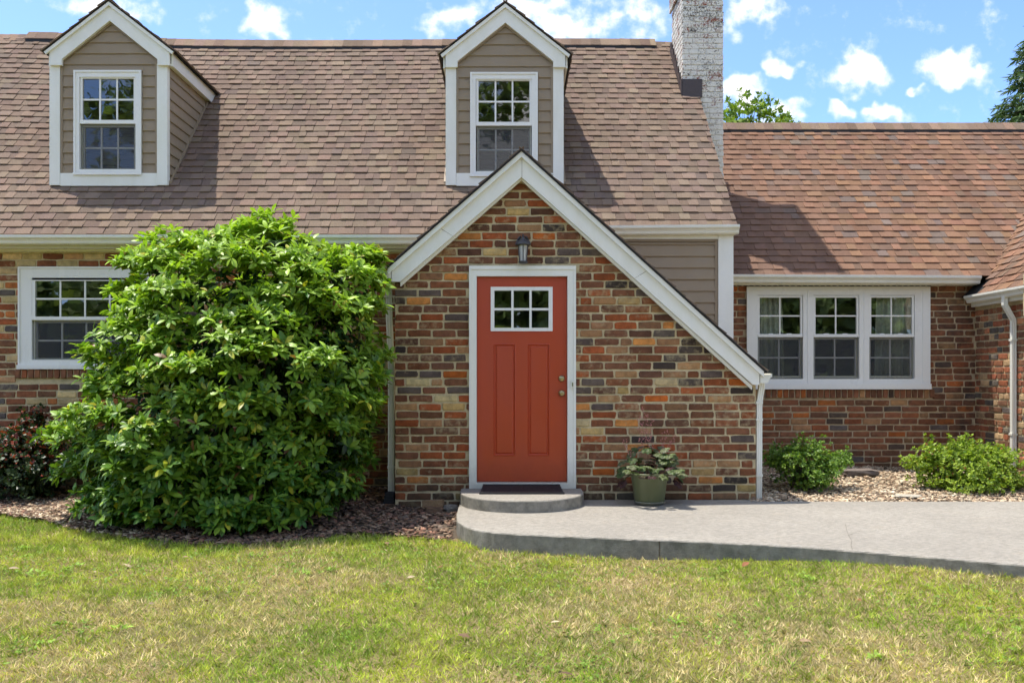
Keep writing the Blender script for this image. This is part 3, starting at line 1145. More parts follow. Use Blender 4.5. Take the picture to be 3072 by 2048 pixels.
# porch roof --------------------------------------------------------------
YF = 9.06
th = .022
mb = MB()
for sx, ex_, ez in ((-1, le_x, le_z), (1, re_x, re_z)):
    yb_e = 10.33 if sx < 0 else 10.17
    a, b = (pk_x, pk_z), (ex_, ez)
    mb.add([(a[0], YF, a[1]), (b[0], YF, b[1]), (b[0], yb_e, b[1]), (a[0], 10.80, a[1]),
            (a[0], YF, a[1] - th), (b[0], YF, b[1] - th * .8), (b[0], yb_e, b[1] - th * .8), (a[0], 10.80, a[1] - th)],
           [(0, 1, 2, 3), (4, 5, 6, 7), (0, 1, 5, 4), (1, 2, 6, 5), (2, 3, 7, 6)])
hp(mb, 'porch_roof', M['deck'])
for sx, ex_, ez in ((-1, le_x, le_z), (1, re_x, re_z)):
    Ls = math.hypot(ex_ - pk_x, ez - pk_z)
    roof((ex_, 0, ez), (0, 1, 0), (pk_x - ex_, 0, pk_z - ez), YF - .012, 10.2, Ls, int(Ls / .132), SH_MAIN, z_out=.002,
         edge=lambda s, e=ez, d=(pk_z - ez), L_=Ls: (YF + .004 + rng.uniform(-.004, .004), max(10.2, e + d * s / L_ + 8.504 - H)))


def rake(mb, outer, inner_off, ex_, end_v, y0, y1, sx, pk, slope, off0, off1, xe):
    """sloping board between vertical offsets off0 and off1 below the roof line, plumb-cut at xe"""
    z = lambda x, o: pk[1] - o - slope * abs(x - pk[0])
    mb.prism([(pk[0], z(pk[0], off0)), (xe, z(xe, off0)), (xe, z(xe, off1)), (pk[0], z(pk[0], off1))], y0, y1)


for sx, slope, xe in ((-1, sl_l, PX(1174, YF + .03)), (1, sl_r, PX(2280, YF + .03))):
    mb = MB()
    z = lambda x, o: pk_z - o - slope * abs(x - pk_x)
    bot = .268
    tipx = PX(1200 if sx < 0 else 2259, YF + .06)
    tipz = PZ(845 if sx < 0 else 1154, YF + .06)
    mb.prism([(pk_x, z(pk_x, .045)), (xe, z(xe, .045)), (xe, tipz), (tipx, tipz), (pk_x, z(pk_x, bot))], YF + .05, YF + .09)
    rk = hp(mb, 'rake_board', M['white'])
    for f_ in ((.0, .52) if sx > 0 else (.62,)):              # butt joints between board lengths
        xj = pk_x + (xe - pk_x) * f_ + .003
        mb = MB()
        mb.prism([(xj, z(xj, .09)), (xj + .0035, z(xj + .0035, .09)), (xj + .0035 - sx * .11 * (f_ > 0), z(xj, .268) + .11 * (f_ > 0)), (xj - sx * .11 * (f_ > 0), z(xj, .268) + .11 * (f_ > 0))], YF + .0485, YF + .0505)
        hp(mb, 'board_joint', M['stain'], rk)
    mb = MB()
    xm = xe + sx * .035
    mb.prism([(pk_x, z(pk_x, .024)), (xm, z(xm, .024)), (xm, z(xm, .08)), (pk_x, z(pk_x, .08))], YF + .015, YF + .049)
    hp(mb, 'shingle_moulding', M['white'], rk)
    mb = MB()
    mb.prism([(pk_x, z(pk_x, .25)), (tipx, z(tipx, .25)), (tipx, z(tipx, .29)), (pk_x, z(pk_x, .29))], YF + .092, YF + .13)
    hp(mb, 'rake_soffit', M['white'], rk)
    # boxed soffit between board and wall
    mb = MB()
    mb.prism([(pk_x, z(pk_x, .24)), (tipx, z(tipx, .24)), (tipx, z(tipx, .262)), (pk_x, z(pk_x, .262))], YF + .131, YP + .01)
    hp(mb, 'rake_soffit', M['white'], rk)

# gutters and downspouts ----------------------------------------------------
KPROF = [(0, .10), (0, 0), (.07, 0), (.083, .012), (.088, .032), (.10, .050), (.116, .062), (.122, .072), (.122, .098), (.108, .10), (.108, .088), (.01, .086)]


def gutter(p, q, out, k=1.0, taper=0.0, ends=True):
    """K-style gutter from p to q (bottom back corner), out = horizontal unit vector away from the wall"""
    p, q, o = Vector(p), Vector(q), Vector(out)
    mb = MB()
    n = len(KPROF)
    vs = [tuple(e + o * (a * k) + Vector((0, 0, b * k))) for e in (p, q) for a, b in KPROF]
    fs = [(i, (i + 1) % n, n + (i + 1) % n, n + i) for i in range(n)] + [tuple(range(n)), tuple(range(2 * n - 1, n - 1, -1))]
    mb.add(vs, fs)
    return hp(mb, 'gutter', M['gutter'])


gy = YE_L + .06
gutter((-7.3, gy, PZ(731, gy - .1)), (PX(1262, gy - .1), gy, PZ(731, gy - .1)), (0, -1, 0), .96)
gy2 = YE_R + .02
gutter((0.9, gy2, PZ(704, gy2 - .1)), (PX(2220, gy2 - .12), gy2, PZ(700, gy2 - .1)), (0, -1, 0), .97)
gx_ = YE_X + .09
gutter((MR + .005, gx_, PZ(847, gx_ - .1)), (PX(2945, gx_ - .12), gx_, PZ(851, gx_ - .1)), (0, -1, 0), 1.02)
gutter((WX0 + .10, 11.78, H + .945), (WX0 + .10, WY - .12, H + .945), (-1, 0, 0), .95)
gutter((PX(1173, YF + .05), YF + .05, PZ(834, YF + .05)), (PX(1173, YF + .05), 10.3, PZ(832, YF + .05)), (-1, 0, 0), .88)
gutter((PX(2281, YF + .05), YF + .05, PZ(1149, YF + .05)), (PX(2281, YF + .05), 10.25, PZ(1147, YF + .05)), (1, 0, 0), .95)
# frieze and fascia boards
mb = MB()
mb.box(-7.3, 0.0, YM - .20, YM - .17, PZ(744, YM - .2), ZM(YE_L + .1) - .02)
mb.box(-7.3, 0.0, YM - .06, YM, z_eave_l + .0, PZ(743, YM - .06))
mb.box(-7.3, 0.0, YM - .17, YM - .06, PZ(744, YM - .2) + .002, PZ(744, YM - .2) + .02)
hp(mb, 'eave_fascia', M['gutter'])
mb = MB()
mb.box(0.9, MRX - .02, YE_R + .02, YS + .05, PZ(704, YE_R), ZM(YE_R + .02) - .02)
hp(mb, 'eave_fascia', M['gutter'])
mb = MB()
mb.box(MR + .004, 5.86, YE_X + .09, YE_X + .12, PZ(852, YE_X), ZX(YE_X + .1) - .02)
mb.box(MR + .004, 5.86, YE_X + .12, YX, PZ(854, YE_X) + .008, PZ(854, YE_X) + .03)
hp(mb, 'eave_fascia', M['gutter'])
mb = MB()
x = MR + .2
while x < WIN_X[1] - .05:
    mb.add([(x, YE_X + .15, PZ(854, YE_X) + .006), (x + .05, YE_X + .15, PZ(854, YE_X) + .006), (x + .09, YE_X + .22, PZ(854, YE_X) + .006), (x + .04, YE_X + .22, PZ(854, YE_X) + .006)], [(0, 1, 2, 3)])
    x += .075
hp(mb, 'soffit_vent', M['deck'], kind='stuff')
mb = MB()
mb.box(XW - .10, XW - .07, WY - .1, 11.8, H + .90, WZ0 - .03)
mb.box(XW - .07, XW - .012, WY - .1, 11.8, H + .90, H + .93)
hp(mb, 'eave_fascia', M['gutter'])


def spout(pts, w, d, mat=None):
    mb = MB()
    for a, b in zip(pts, pts[1:]):
        a, b = Vector(a), Vector(b)
        dr = (b - a).normalized()
        sx = Vector((w / 2, 0, 0))
        sy = Vector((0, 1, 0)) if abs(dr.y) < .5 else Vector((0, 0, 1))
        sy = (sy - dr * sy.dot(dr)).normalized() * (d / 2)
        sx = (Vector((1, 0, 0)) - dr * dr.x).normalized() * (w / 2)
        # corrugated section
        ring = [(-1, -1), (-.6, -.82), (-.2, -1), (.2, -.82), (.6, -1), (1, -.9), (1, 1), (-1, 1)]
        vs = [tuple(e + sx * p + sy * q_) for e in (a - dr * .004, b + dr * .004) for p, q_ in ring]
        n = len(ring)
        mb.add(vs, [(i, (i + 1) % n, n + (i + 1) % n, n + i) for i in range(n)] + [tuple(range(n)), tuple(range(2 * n - 1, n - 1, -1))])
    return hp(mb, 'downspout', M['gutter'])


def bracket(x, y, z, w, par):
    mb = MB()
    mb.box(x - w / 2 - .006, x + w / 2 + .006, y - .034, y + .03, z - .012, z + .012)
    hp(mb, 'downspout_strap', M['gutter'], par)


yl = YP + .12
xl_ = PX(1172, yl)
sp = spout([(PX(1166, yl), yl, PZ(836, yl)), (PX(1168, yl), yl, PZ(960, yl)), (PX(1174, yl), yl, PZ(1100, yl)), (PX(1174, yl), yl, PZ(1476, yl))], .062, .05)
for v_ in (1115, 1400):
    bracket(PX(1174, yl), yl, PZ(v_, yl), .062, sp)
mb = MB()
xa = PX(1168, yl)
mb.prism([(xa - .05, PZ(1508, yl)), (xa + .055, PZ(1508, yl)), (xa + .05, PZ(1472, yl)), (xa - .025, PZ(1472, yl))], yl - .07, yl + .05)
for k in range(4):
    zz = PZ(1506 - 9 * k, yl)
    mb.box(xa - .056 + .006 * k, xa + .06, yl - .076, yl + .055, zz, zz + .012)
hp(mb, 'drain_adapter', M['black'], sp)
yr = YP + .03
sp = spout([(PX(2285, yr), yr, PZ(1150, yr)), (PX(2284, yr), yr, PZ(1165, yr)), (PX(2277, yr), yr, PZ(1207, yr)), (PX(2276, yr), yr, PZ(1510, yr))], .056, .05)
for v_ in (1207, 1258, 1425):
    bracket(PX(2276, yr), yr, PZ(v_, yr), .056, sp)
mb = MB()
mb.box(PX(2276, yr) - .03, PX(2276, yr) + .03, yr - .03, yr + .03, PZ(1518, yr), PZ(1509, yr))
hp(mb, 'drain_adapter', M['black'], sp)
xw_ = XW - .045
yw = lambda u: xw_ * F / (u - U0)
yw1 = yw(3040)
sp = spout([(xw_ - .10, yw1, H + .96), (xw_ - .10, yw1, H + .86), (xw_, yw1, H + .68), (xw_, yw1, H - 1.0), (xw_ - .05, yw1 - .04, H - 1.12)], .052, .055)
for z_ in (.45, -.65):
    mb = MB()
    mb.box(xw_ - .036, xw_ + .03, yw1 - .036, yw1 + .036, H + z_ - .012, H + z_ + .012)
    hp(mb, 'downspout_strap', M['gutter'], sp)

# chimney -------------------------------------------------------------------
cx0, cx1, cy0, cy1, cz1 = 2.257, 2.79, 12.2, 13.0, H + 6.0
mb = MB()
mb.box(cx0 + .006, cx1 - .006, cy0 + .006, cy1 - .006, 0, cz1)
chim = hp(mb, 'chimney', M['chimney'])
cb = MB()
ch2 = .0705
for i in range(int((cz1 - 2.6) / ch2)):
    z0 = 2.6 + i * ch2
    e = .03 if z0 > H + 5.02 else 0.0
    red = lambda: (*((.27, .085, .05) if rng.random() < .6 else (.10, .075, .06)), .0)
    for (s, t, zz0, zz1) in lay(cx0 - e, cx1 + e, z0, 1, ch2, .215, (), joint=.008, bjoint=.008, start=cx0 + (i % 2) * .107):
        brick_mesh(cb, s, t, zz0, zz1, cy0 - e, proud=.006, col=red())
    for (s, t, zz0, zz1) in lay(cy0 - e, cy1 + e, z0, 1, ch2, .215, (), joint=.008, bjoint=.008, start=cy0 + (i % 2) * .107):
        brick_mesh(cb, s, t, zz0, zz1, cx0 - e, axis='x', proud=.006, col=red())
hp(cb, 'chimney_brick', M['chimney'], chim, kind='stuff')
mb = MB()
mb.box(cx0 - .07, cx1 + .07, cy0 - .07, cy1 + .07, cz1, cz1 + .08)
hp(mb, 'chimney_crown', M['concrete'], chim)
mb = MB()
mb.box(PX(2046, cy0), PX(2105, cy0), cy0 - .035, cy0 - .012, PZ(287, cy0) - .03, PZ(240, cy0))
hp(mb, 'front_flashing', M['flash'], chim)
for k in range(7):
    mb = MB()
    y0_ = cy0 - .03 + k * .122
    zt = ZM(y0_ + .07) + .17
    mb.prism([(y0_, ZM(y0_) - .01), (y0_ + .135, ZM(y0_ + .135) - .01), (y0_ + .135, zt + .03), (y0_, zt)], cx0 - .024 - .001 * (k % 2), cx0 - .0115, 'x')
    hp(mb, 'step_flashing', M['flash'], chim)

# windows -------------------------------------------------------------------


def rect_frame(mb, o, i, y0, y1):
    (a, b, c, d), (e, f, g, h) = o, i
    mb.box(a, b, y0, y1, h, d)
    mb.box(a, b, y0, y1, c, g)
    mb.box(a, e, y0, y1, g, h)
    mb.box(f, b, y0, y1, g, h)


def sash(win, Y, u0, u1, v0, v1, cols, rows, ub, yoff, bottom_rail=None, mun=5.0):
    """glass rectangle in pixels at depth Y; ub = sash border in pixels"""
    g = (PX(u0, Y), PX(u1, Y), PZ(v1, Y), PZ(v0, Y))
    o = (PX(u0 - ub, Y), PX(u1 + ub, Y), PZ(v1 + (bottom_rail or ub), Y), PZ(v0 - ub, Y))
    y = Y + yoff
    mb = MB()
    rect_frame(mb, o, g, y - .02, y + .02)
    hp(mb, 'sash', M['vinyl'], win)
    hm = mun * .5 * Y / F
    xs = [g[0] + (g[1] - g[0]) * k / cols for k in range(cols + 1)]
    zs = [g[2] + (g[3] - g[2]) * k / rows for k in range(rows + 1)]
    mb = MB()
    for x in xs[1:-1]:
        mb.box(x - hm, x + hm, y - .008, y + .008, g[2], g[3])
    for z in zs[1:-1]:
        for k in range(cols):
            mb.box(xs[k] + (hm if k else 0), xs[k + 1] - (hm if k < cols - 1 else 0), y - .0075, y + .0075, z - hm, z + hm)
    hp(mb, 'muntin_grid', M['vinyl'], win)
    for k in range(cols):
        for r in range(rows):
            mb = MB()
            tx, tz = rng.uniform(-.0012, .0012), rng.uniform(-.0012, .0012)
            x0, x1 = xs[k] + (hm if k else 0), xs[k + 1] - (hm if k < cols - 1 else 0)
            z0, z1 = zs[r] + (hm if r else 0), zs[r + 1] - (hm if r < rows - 1 else 0)
            mb.add([(x0, y - tx - tz, z0), (x1, y + tx - tz, z0), (x1, y + tx + tz, z1), (x0, y - tx + tz, z1)], [(0, 1, 2, 3)])
            hp(mb, 'pane', M['glass'], win)


def screen(win, Y, u0, u1, v0, v1, yoff):
    y = Y + yoff
    a, b, c, d = PX(u0, Y), PX(u1, Y), PZ(v1, Y), PZ(v0, Y)
    mb = MB()
    mb.add([(a, y, c), (b, y, c), (b, y, d), (a, y, d)], [(0, 1, 2, 3)])
    hp(mb, 'insect_screen', M['screen'], win)
    mb = MB()
    t = .011
    rect_frame(mb, (a, b, c, d), (a + t, b - t, c + t * 1.6, d - t), y - .006, y + .006)
    hp(mb, 'screen_frame', M['saucer'], win)


def room(win, x0, x1, z0, z1, y, depth=1.3):
    mb = MB()
    e = .25
    a, b, c, d = x0 - e, x1 + e, z0 - e * .5, z1 + e * .3
    mb.add([(a, y, c), (b, y, c), (b, y, d), (a, y, d), (a, y + depth, c), (b, y + depth, c), (b, y + depth, d), (a, y + depth, d)],
           [(4, 5, 6, 7), (0, 4, 7, 3), (1, 2, 6, 5), (0, 1, 5, 4), (3, 7, 6, 2)])
    # the wall round the opening, inside
    mb.add([(a, y, c), (b, y, c), (b, y, z0), (a, y, z0), (a, y, z1), (b, y, z1), (b, y, d), (a, y, d), (x0, y, z0), (x0, y, z1), (x1, y, z0), (x1, y, z1)],
           [(0, 1, 2, 3), (4, 5, 6, 7), (3, 8, 9, 4), (10, 2, 5, 11)])
    hp(mb, 'room_interior', M['room'], win)


def double_hung(Y, cas, opening, up_, lo, cols, sill_v, proud=.03, cw_sill=None, rail=None):
    """cas/opening: casing and opening rectangles (u0,u1,v0,v1); up_, lo glass rectangles"""
    mb = MB()
    rect_frame(mb, (PX(cas[0], Y), PX(cas[1], Y), PZ(cas[3], Y), PZ(cas[2], Y)), (PX(opening[0], Y), PX(opening[1], Y), PZ(opening[3], Y), PZ(opening[2], Y)), Y - proud, Y + .06)
    # raised outer band of the casing
    rect_frame(mb, (PX(cas[0], Y) - .002, PX(cas[1], Y) + .002, PZ(cas[3], Y) - .002, PZ(cas[2], Y) + .002), (PX(cas[0] + 5, Y), PX(cas[1] - 5, Y), PZ(cas[3] - 5, Y), PZ(cas[2] + 5, Y)), Y - proud - .012, Y - proud + .004)
    win = hp(mb, 'window', M['vinyl'])
    ub = up_[0] - opening[0] - 1
    sash(win, Y, *up_, cols, 2, ub, .0)
    sash(win, Y, *lo, cols, 2, ub, .032)
    mb = MB()
    mb.box(PX(opening[0], Y) + .002, PX(opening[1], Y) - .002, Y - .026, Y + .012, PZ(lo[2] - 8, Y), PZ(up_[3], Y))
    hp(mb, 'meeting_rail', M['vinyl'], win)
    screen(win, Y, lo[0] - 6, lo[1] + 5, lo[2] - 6, lo[3] + 5, .0075)
    room(win, PX(opening[0], Y) - .004, PX(opening[1], Y) + .004, PZ(opening[3], Y) - .004, PZ(opening[2], Y) + .004, Y + .075)
    return win


# left window of the main wall
YW = YM
win = double_hung(YW, (58, 454, 801, 1096), (98, 414, 840, 1079), (108, 404, 843, 950), (110, 402, 968, 1074), 4, None, .02)
mb = MB()
mb.box(PX(56, YW), PX(456, YW), YW - .05, YW + .02, PZ(1107, YW), PZ(1094.5, YW))
hp(mb, 'window_sill', M['vinyl'], win)
mb = MB()
for k in (153, 360):
    mb.box(PX(k - 6, YW), PX(k + 6, YW), YW + .013, YW + .03, PZ(950, YW), PZ(947, YW))
hp(mb, 'sash_lock', M['vinyl'], win)

# triple window of the extension
Y = YX
mb = MB()
cas = (2238.5, 2786, 860, 1152)
us = [(2278, 2400), (2445, 2568), (2612, 2734)]
outer = (PX(cas[0], Y), PX(cas[1], Y), PZ(cas[3], Y), PZ(cas[2], Y))
ops = [(PX(a - 7, Y), PX(b + 7, Y), PZ(1136, Y), PZ(886, Y)) for a, b in us]
mb.box(outer[0], outer[1], Y - .035, Y + .06, ops[0][3], outer[3])
mb.box(outer[0], outer[1], Y - .035, Y + .06, outer[2], ops[0][2])
xs = [outer[0]] + [x for o_ in ops for x in o_[:2]] + [outer[1]]
for k in range(0, 8, 2):
    mb.box(xs[k], xs[k + 1], Y - .035, Y + .06, ops[0][2], ops[0][3])
mb.box(outer[0] - .002, PX(2256, Y), Y - .047, Y - .03, outer[2], outer[3] - .004)
mb.box(PX(2764, Y), outer[1] + .002, Y - .047, Y - .03, outer[2], outer[3] - .004)
mb.box(PX(2256, Y), PX(2764, Y), Y - .047, Y - .03, PZ(872, Y), outer[3] - .004)
for u in (2421, 2590):
    mb.box(PX(u - 1.5, Y), PX(u + 1.5, Y), Y - .042, Y - .03, outer[2] + .01, PZ(874, Y))
win = hp(mb, 'window', M['vinyl'])
for (a, b) in us:
    sash(win, Y, a, b, 893, 1002, 2, 2, 6, .0, mun=4.2)
    sash(win, Y, a + 1, b - 2, 1018, 1127, 2, 2, 6, .032, mun=4.2)
    mb = MB()
    mb.box(PX(a - 6, Y), PX(b + 6, Y), Y - .03, Y + .012, PZ(1011, Y), PZ(1003, Y))
    hp(mb, 'meeting_rail', M['vinyl'], win)
    mb = MB()
    for t in (.27, .73):
        uu = a + (b - a) * t
        mb.box(PX(uu - 7, Y), PX(uu + 7, Y), Y - .012, Y + .02, PZ(1003, Y), PZ(1000, Y))
    hp(mb, 'sash_lock', M['vinyl'], win)
    screen(win, Y, a - 5, b + 4, 1012, 1131, .0075)
room(win, PX(2272, Y), PX(2740, Y), PZ(1135, Y), PZ(887, Y), Y + .075, 2.0)
mb = MB()
mb.box(PX(2236, Y), PX(2787, Y), Y - .075, Y + .02, PZ(1167, Y), PZ(1150.5, Y))
hp(mb, 'window_sill', M['vinyl'], win)


def curtain(ua, ub, lean, label, z0v=1150, z1v=884):
    Yc = YX + .14
    n = 40
    V, Fq, cc = [], [], []
    for k in range(n + 1):
        t = k / n
        for s in range(2):
            u = ua + (ub - ua) * t + (lean * (1 - t if lean < 0 else t) if s == 0 else 0)
            y = Yc + .022 * math.sin(t * 34) + .012 * math.sin(t * 61 + 1)
            V.append((PX(u, Yc), y, PZ(z0v if s == 0 else z1v, Yc)))
            cc.append((.78, .75, .64, 1))
    for k in range(n):
        Fq.append((2 * k, 2 * k + 2, 2 * k + 3, 2 * k + 1))
    V = np.array(V)
    base = np.array([V[:, 0].mean(), Yc, V[:, 2].min()])
    o = link('curtain', np_mesh('curtain', V - base, np.array(Fq), np.array(cc), M['curtain'], True))
    o.location = base
    tag(o, label, 'curtain', 'curtains behind the triple window')


curtain(2270, 2346, 8, 'pleated cream curtain behind the sash next to the porch gutter')
curtain(2630, 2745, -8, 'pleated cream curtain behind the sash nearest the brick corner')

# dormers -------------------------------------------------------------------
YD = 10.70


def dormer(uc, dv, upk):
    X = lambda u: PX(u, YD)
    Z = lambda v_: PZ(v_ + dv, YD)
    ZB = lambda v_: PZ(v_, YD)
    c = X(uc)
    hw = .668
    mb = MB()
    zt = Z(180)
    wn0, wn1, wz0, wz1 = c - .365, c + .365, Z(516), Z(226)
    zpk = Z(60)
    mb.prism([(c - hw, 2.6), (wn0, 2.6), (wn0, zt + .25), (c - hw, zt)], YD, YD + .06)
    mb.prism([(wn1, 2.6), (c + hw, 2.6), (c + hw, zt), (wn1, zt + .25)], YD, YD + .06)
    mb.box(wn0, wn1, YD, YD + .06, 2.6, wz0)
    mb.prism([(wn0, wz1), (wn1, wz1), (wn1, zt + .25), (c, zpk + .02), (wn0, zt + .25)], YD, YD + .06)
    for s in (-1, 1):
        mb.box(min(c + s * hw, c + s * (hw - .05)), max(c + s * hw, c + s * (hw - .05)), YD + .06, 12.6, 2.9, zt + .03)
    dm = hp(mb, 'dormer', M['siding'])
    # corner boards, sill board
    for s in (-1, 1):
        mb = MB()
        a, b = c + s * (hw + .006), c + s * (hw - .113)
        mb.box(min(a, b), max(a, b), YD - .03, YD - .002, ZB(557), Z(195))
        if s > 0 or True:
            a, b = c + s * (hw + .007), c + s * (hw - .02)
            mb.box(min(a, b), max(a, b), YD - .002, YD + .045, ZB(556), Z(195))
        hp(mb, 'corner_board', M['white'], dm)
    mb = MB()
    mb.box(c - hw + .115, c + hw - .115, YD - .028, YD - .002, ZB(559), ZB(521))
    hp(mb, 'sill_board', M['white'], dm)
    # channel round the siding
    for s in (-1, 1):
        mb = MB()
        a, b = c + s * (hw - .114), c + s * (hw - .14)
        mb.box(min(a, b), max(a, b), YD - .022, YD - .002, ZB(520), Z(176))
        hp(mb, 'siding_channel', M['siding'], dm)
    # lapped siding
    pitch = 33.0
    slope = .777
    zpi = Z(62)
    v_ = 64.0
    first = True
    while v_ < 520:
        v1 = min(v_ + pitch, 522) if not first else 97.0
        z1, z0 = Z(v_), (Z(v1) if v1 < 521 else ZB(522))
        half = min(hw - .13, (zpi - z0) / slope + .05)
        segs = [(c - half, c + half)]
        if z1 > Z(525) and z0 < Z(216):
            segs = [(c - half, c - .385), (c + .385, c + half)]
            if z1 > Z(215):
                mb = MB()
                lap(mb, c - .386, c + .386, max(z0, Z(217)), z1, YD)
                hp(mb, 'siding_board', M['siding'], dm)
        for (a, b) in segs:
            mb = MB()
            lap(mb, a, b, z0, z1, YD)
            hp(mb, 'siding_board', M['siding'], dm)
        # side walls
        if v1 > 200:
            for s in (-1, 1):
                mb = MB()
                xo = c + s * hw
                yb = z1 + 8.504 - H + .10
                mb.prism([(xo + s * .002, z1 + .004), (xo + s * .018, z0 + .006), (xo + s * .015, z0), (xo - s * .01, z0), (xo - s * .01, z1 + .004)], YD + .046, yb, 'y')
                if yb > YD + .1:
                    hp(mb, 'siding_board', M['siding'], dm)
        v_ = v1
        first = False
    for s in (-1, 1):        # flashing where the side wall meets the roof
        mb = MB()
        xo = c + s * (hw + .02)
        mb.prism([(YD + .02, ZM(YD + .02) + .01), (12.2, ZM(12.2) + .01), (12.2, ZM(12.2) + .045), (YD + .02, ZM(YD + .02) + .045)], xo - .012, xo + .012, 'x')
        hp(mb, 'side_flashing', M['siding'], dm)
    # gable trim
    yf = YD - .10
    pzk = PZ(-1 + dv, yf)
    ehw, ez = .748, PZ(152 + dv * 1.5, yf)
    sl = (pzk - ez) / ehw
    pc = PX(upk, yf)
    for s in (-1, 1):
        z = lambda x, o: pzk - o - sl * x
        P = lambda x, o: (pc + s * x, z(x, o))
        mb = MB()
        xe = .682
        zb = PZ(193 + dv, yf)
        xi = .545
        mb.prism([P(0, .045), P(xe, .045), (pc + s * xe, zb), (pc + s * xi, zb), (pc + s * xi, PZ(175 + dv, yf)), P(0, .228)], yf + .03, yf + .068)
        rk = hp(mb, 'rake_board', M['white'], dm)
        mb = MB()
        mb.prism([P(0, .016), P(ehw - .01, .016), P(ehw - .03, .062), P(0, .062)], yf + .004, yf + .029)
        hp(mb, 'shingle_moulding', M['white'], dm)
        mb = MB()
        mb.prism([P(0, .20), P(xi + .01, .20), P(xi + .01, .255), P(0, .255)], yf + .069, YD - .021)
        hp(mb, 'siding_channel', M['siding'], dm)
        # roof slab, eave fascia
        mb = MB()
        mb.prism([P(0, 0), P(ehw, 0), P(ehw, .02), P(0, .02)], yf, 12.95)
        hp(mb, 'dormer_roof', M['deck'], dm)
        mb = MB()
        mb.box(*sorted((pc + s * (hw + .022), pc + s * (hw + .042))), yf + .069, 12.3, PZ(193 + dv, yf), z(hw + .042, .035))
        hp(mb, 'eave_fascia', M['white'], dm)
        mb = MB()
        mb.box(*sorted((pc + s * (hw - .03), pc + s * (hw + .021))), yf + .069, 12.3, PZ(190 + dv, yf), PZ(186 + dv, yf))
        hp(mb, 'eave_soffit', M['white'], dm)
        Ls = math.hypot(ehw + .012, sl * (ehw + .012))
        roof((pc + s * (ehw + .012), 0, pzk - sl * (ehw + .012)), (0, 1, 0), (-s, 0, sl), yf - .01, 12.8, Ls, 7, SH_MAIN, z_out=.002,
             edge=lambda q_, e=ez, L_=Ls: (yf - .012 + rng.uniform(-.006, .006), max(yf + .3, e + (pzk - e) * q_ / L_ + 8.504 - H + .1)))
    # window
    du = uc - 328.5
    win = double_hung(YD, (226 + du, 427 + du, 215 + dv, 525 + dv * .8), (242 + du, 410 + du, 234 + dv, 510 + dv), (250 + du, 403 + du, 238 + dv, 362 + dv), (252 + du, 401 + du, 381 + dv, 505 + dv * .8), 3, None, .034)
    mb = MB()
    mb.box(PX(224 + du, YD), PX(429 + du, YD), YD - .052, YD - .02, PZ(527 + dv * .8, YD), PZ(520 + dv * .8, YD))
    hp(mb, 'window_sill', M['vinyl'], win)
    return dm


dormer(328.5, 0, 325)
dormer(1514, 6, 1516)

hp(shingles, 'shingle_field', M['shingle'], kind='stuff')

# door ----------------------------------------------------------------------
yd = YP
mb = MB()
cx_ = (DOOR[0], DOOR[1])
ix = (PX(1430, yd), PX(1702, yd))
zt = PZ(829, yd)
mb.box(cx_[0], ix[0], yd - .03, yd + .09, STEP_Z, DOOR[3])
mb.box(ix[1], cx_[1], yd - .03, yd + .09, STEP_Z, DOOR[3])
mb.box(ix[0], ix[1], yd - .03, yd + .09, zt, DOOR[3])
mb.box(cx_[0] - .004, cx_[1] + .004, yd - .04, yd - .029, DOOR[3] - .03, DOOR[3] + .004)
for a, b in ((cx_[0] - .004, cx_[0] + .018), (cx_[1] - .018, cx_[1] + .004)):
    mb.box(a, b, yd - .038, yd - .029, STEP_Z + .002, DOOR[3] - .031)
df = hp(mb, 'door_frame', M['white'])
mb = MB()
mb.box(PX(1428, yd), PX(1704, yd), yd - .055, yd + .09, STEP_Z + .002, PZ(1446, yd))
hp(mb, 'threshold', M['gutter'], df)
# door slab with an opening for the light and two raised panels
ys = yd + .022
dz0 = PZ(1444, yd)
gl = (PX(1476, yd), PX(1654, yd), PZ(989, yd), PZ(864, yd))
pn = [(PX(1480, yd), PX(1547, yd), PZ(1368, yd), PZ(1030, yd)), (PX(1583, yd), PX(1650, yd), PZ(1368, yd), PZ(1030, yd))]
mb = MB()
e = .003
L_, Rr, T_ = ix[0] + e, ix[1] - e, zt - e
mb.box(L_, gl[0], ys, ys + .044, pn[0][3], T_)
mb.box(gl[1], Rr, ys, ys + .044, pn[0][3], T_)
mb.box(gl[0], gl[1], ys, ys + .044, gl[3], T_)
mb.box(gl[0], gl[1], ys, ys + .044, pn[0][3], gl[2])
mb.box(L_, pn[0][0], ys, ys + .044, dz0, pn[0][3])
mb.box(pn[0][1], pn[1][0], ys, ys + .044, dz0, pn[0][3])
mb.box(pn[1][1], Rr, ys, ys + .044, dz0, pn[0][3])
for p in pn:
    mb.box(p[0], p[1], ys, ys + .044, dz0, p[2])
door = hp(mb, 'door', M['door'])
for p in pn:
    mb = MB()
    rings = [(0, -.0), (.006, -.004), (.016, .010), (.022, .012), (.036, .003), (.040, .003)]
    V, Fs = [], []
    for (ins, dy) in rings:
        V += [(p[0] + ins, ys + dy, p[2] + ins), (p[1] - ins, ys + dy, p[2] + ins), (p[1] - ins, ys + dy, p[3] - ins), (p[0] + ins, ys + dy, p[3] - ins)]
    for k in range(len(rings) - 1):
        Fs += [(4 * k + i, 4 * k + (i + 1) % 4, 4 * k + 4 + (i + 1) % 4, 4 * k + 4 + i) for i in range(4)]
    k = 4 * (len(rings) - 1)
    Fs.append((k, k + 1, k + 2, k + 3))
    mb.add(V, Fs)
    hp(mb, 'door_panel', M['door'], door)
mb = MB()
fo = (PX(1472, yd), PX(1658, yd), PZ(993, yd), PZ(860, yd))
gi = (PX(1483, yd), PX(1646, yd), PZ(983, yd), PZ(871, yd))
rect_frame(mb, fo, gi, ys - .014, ys + .03)
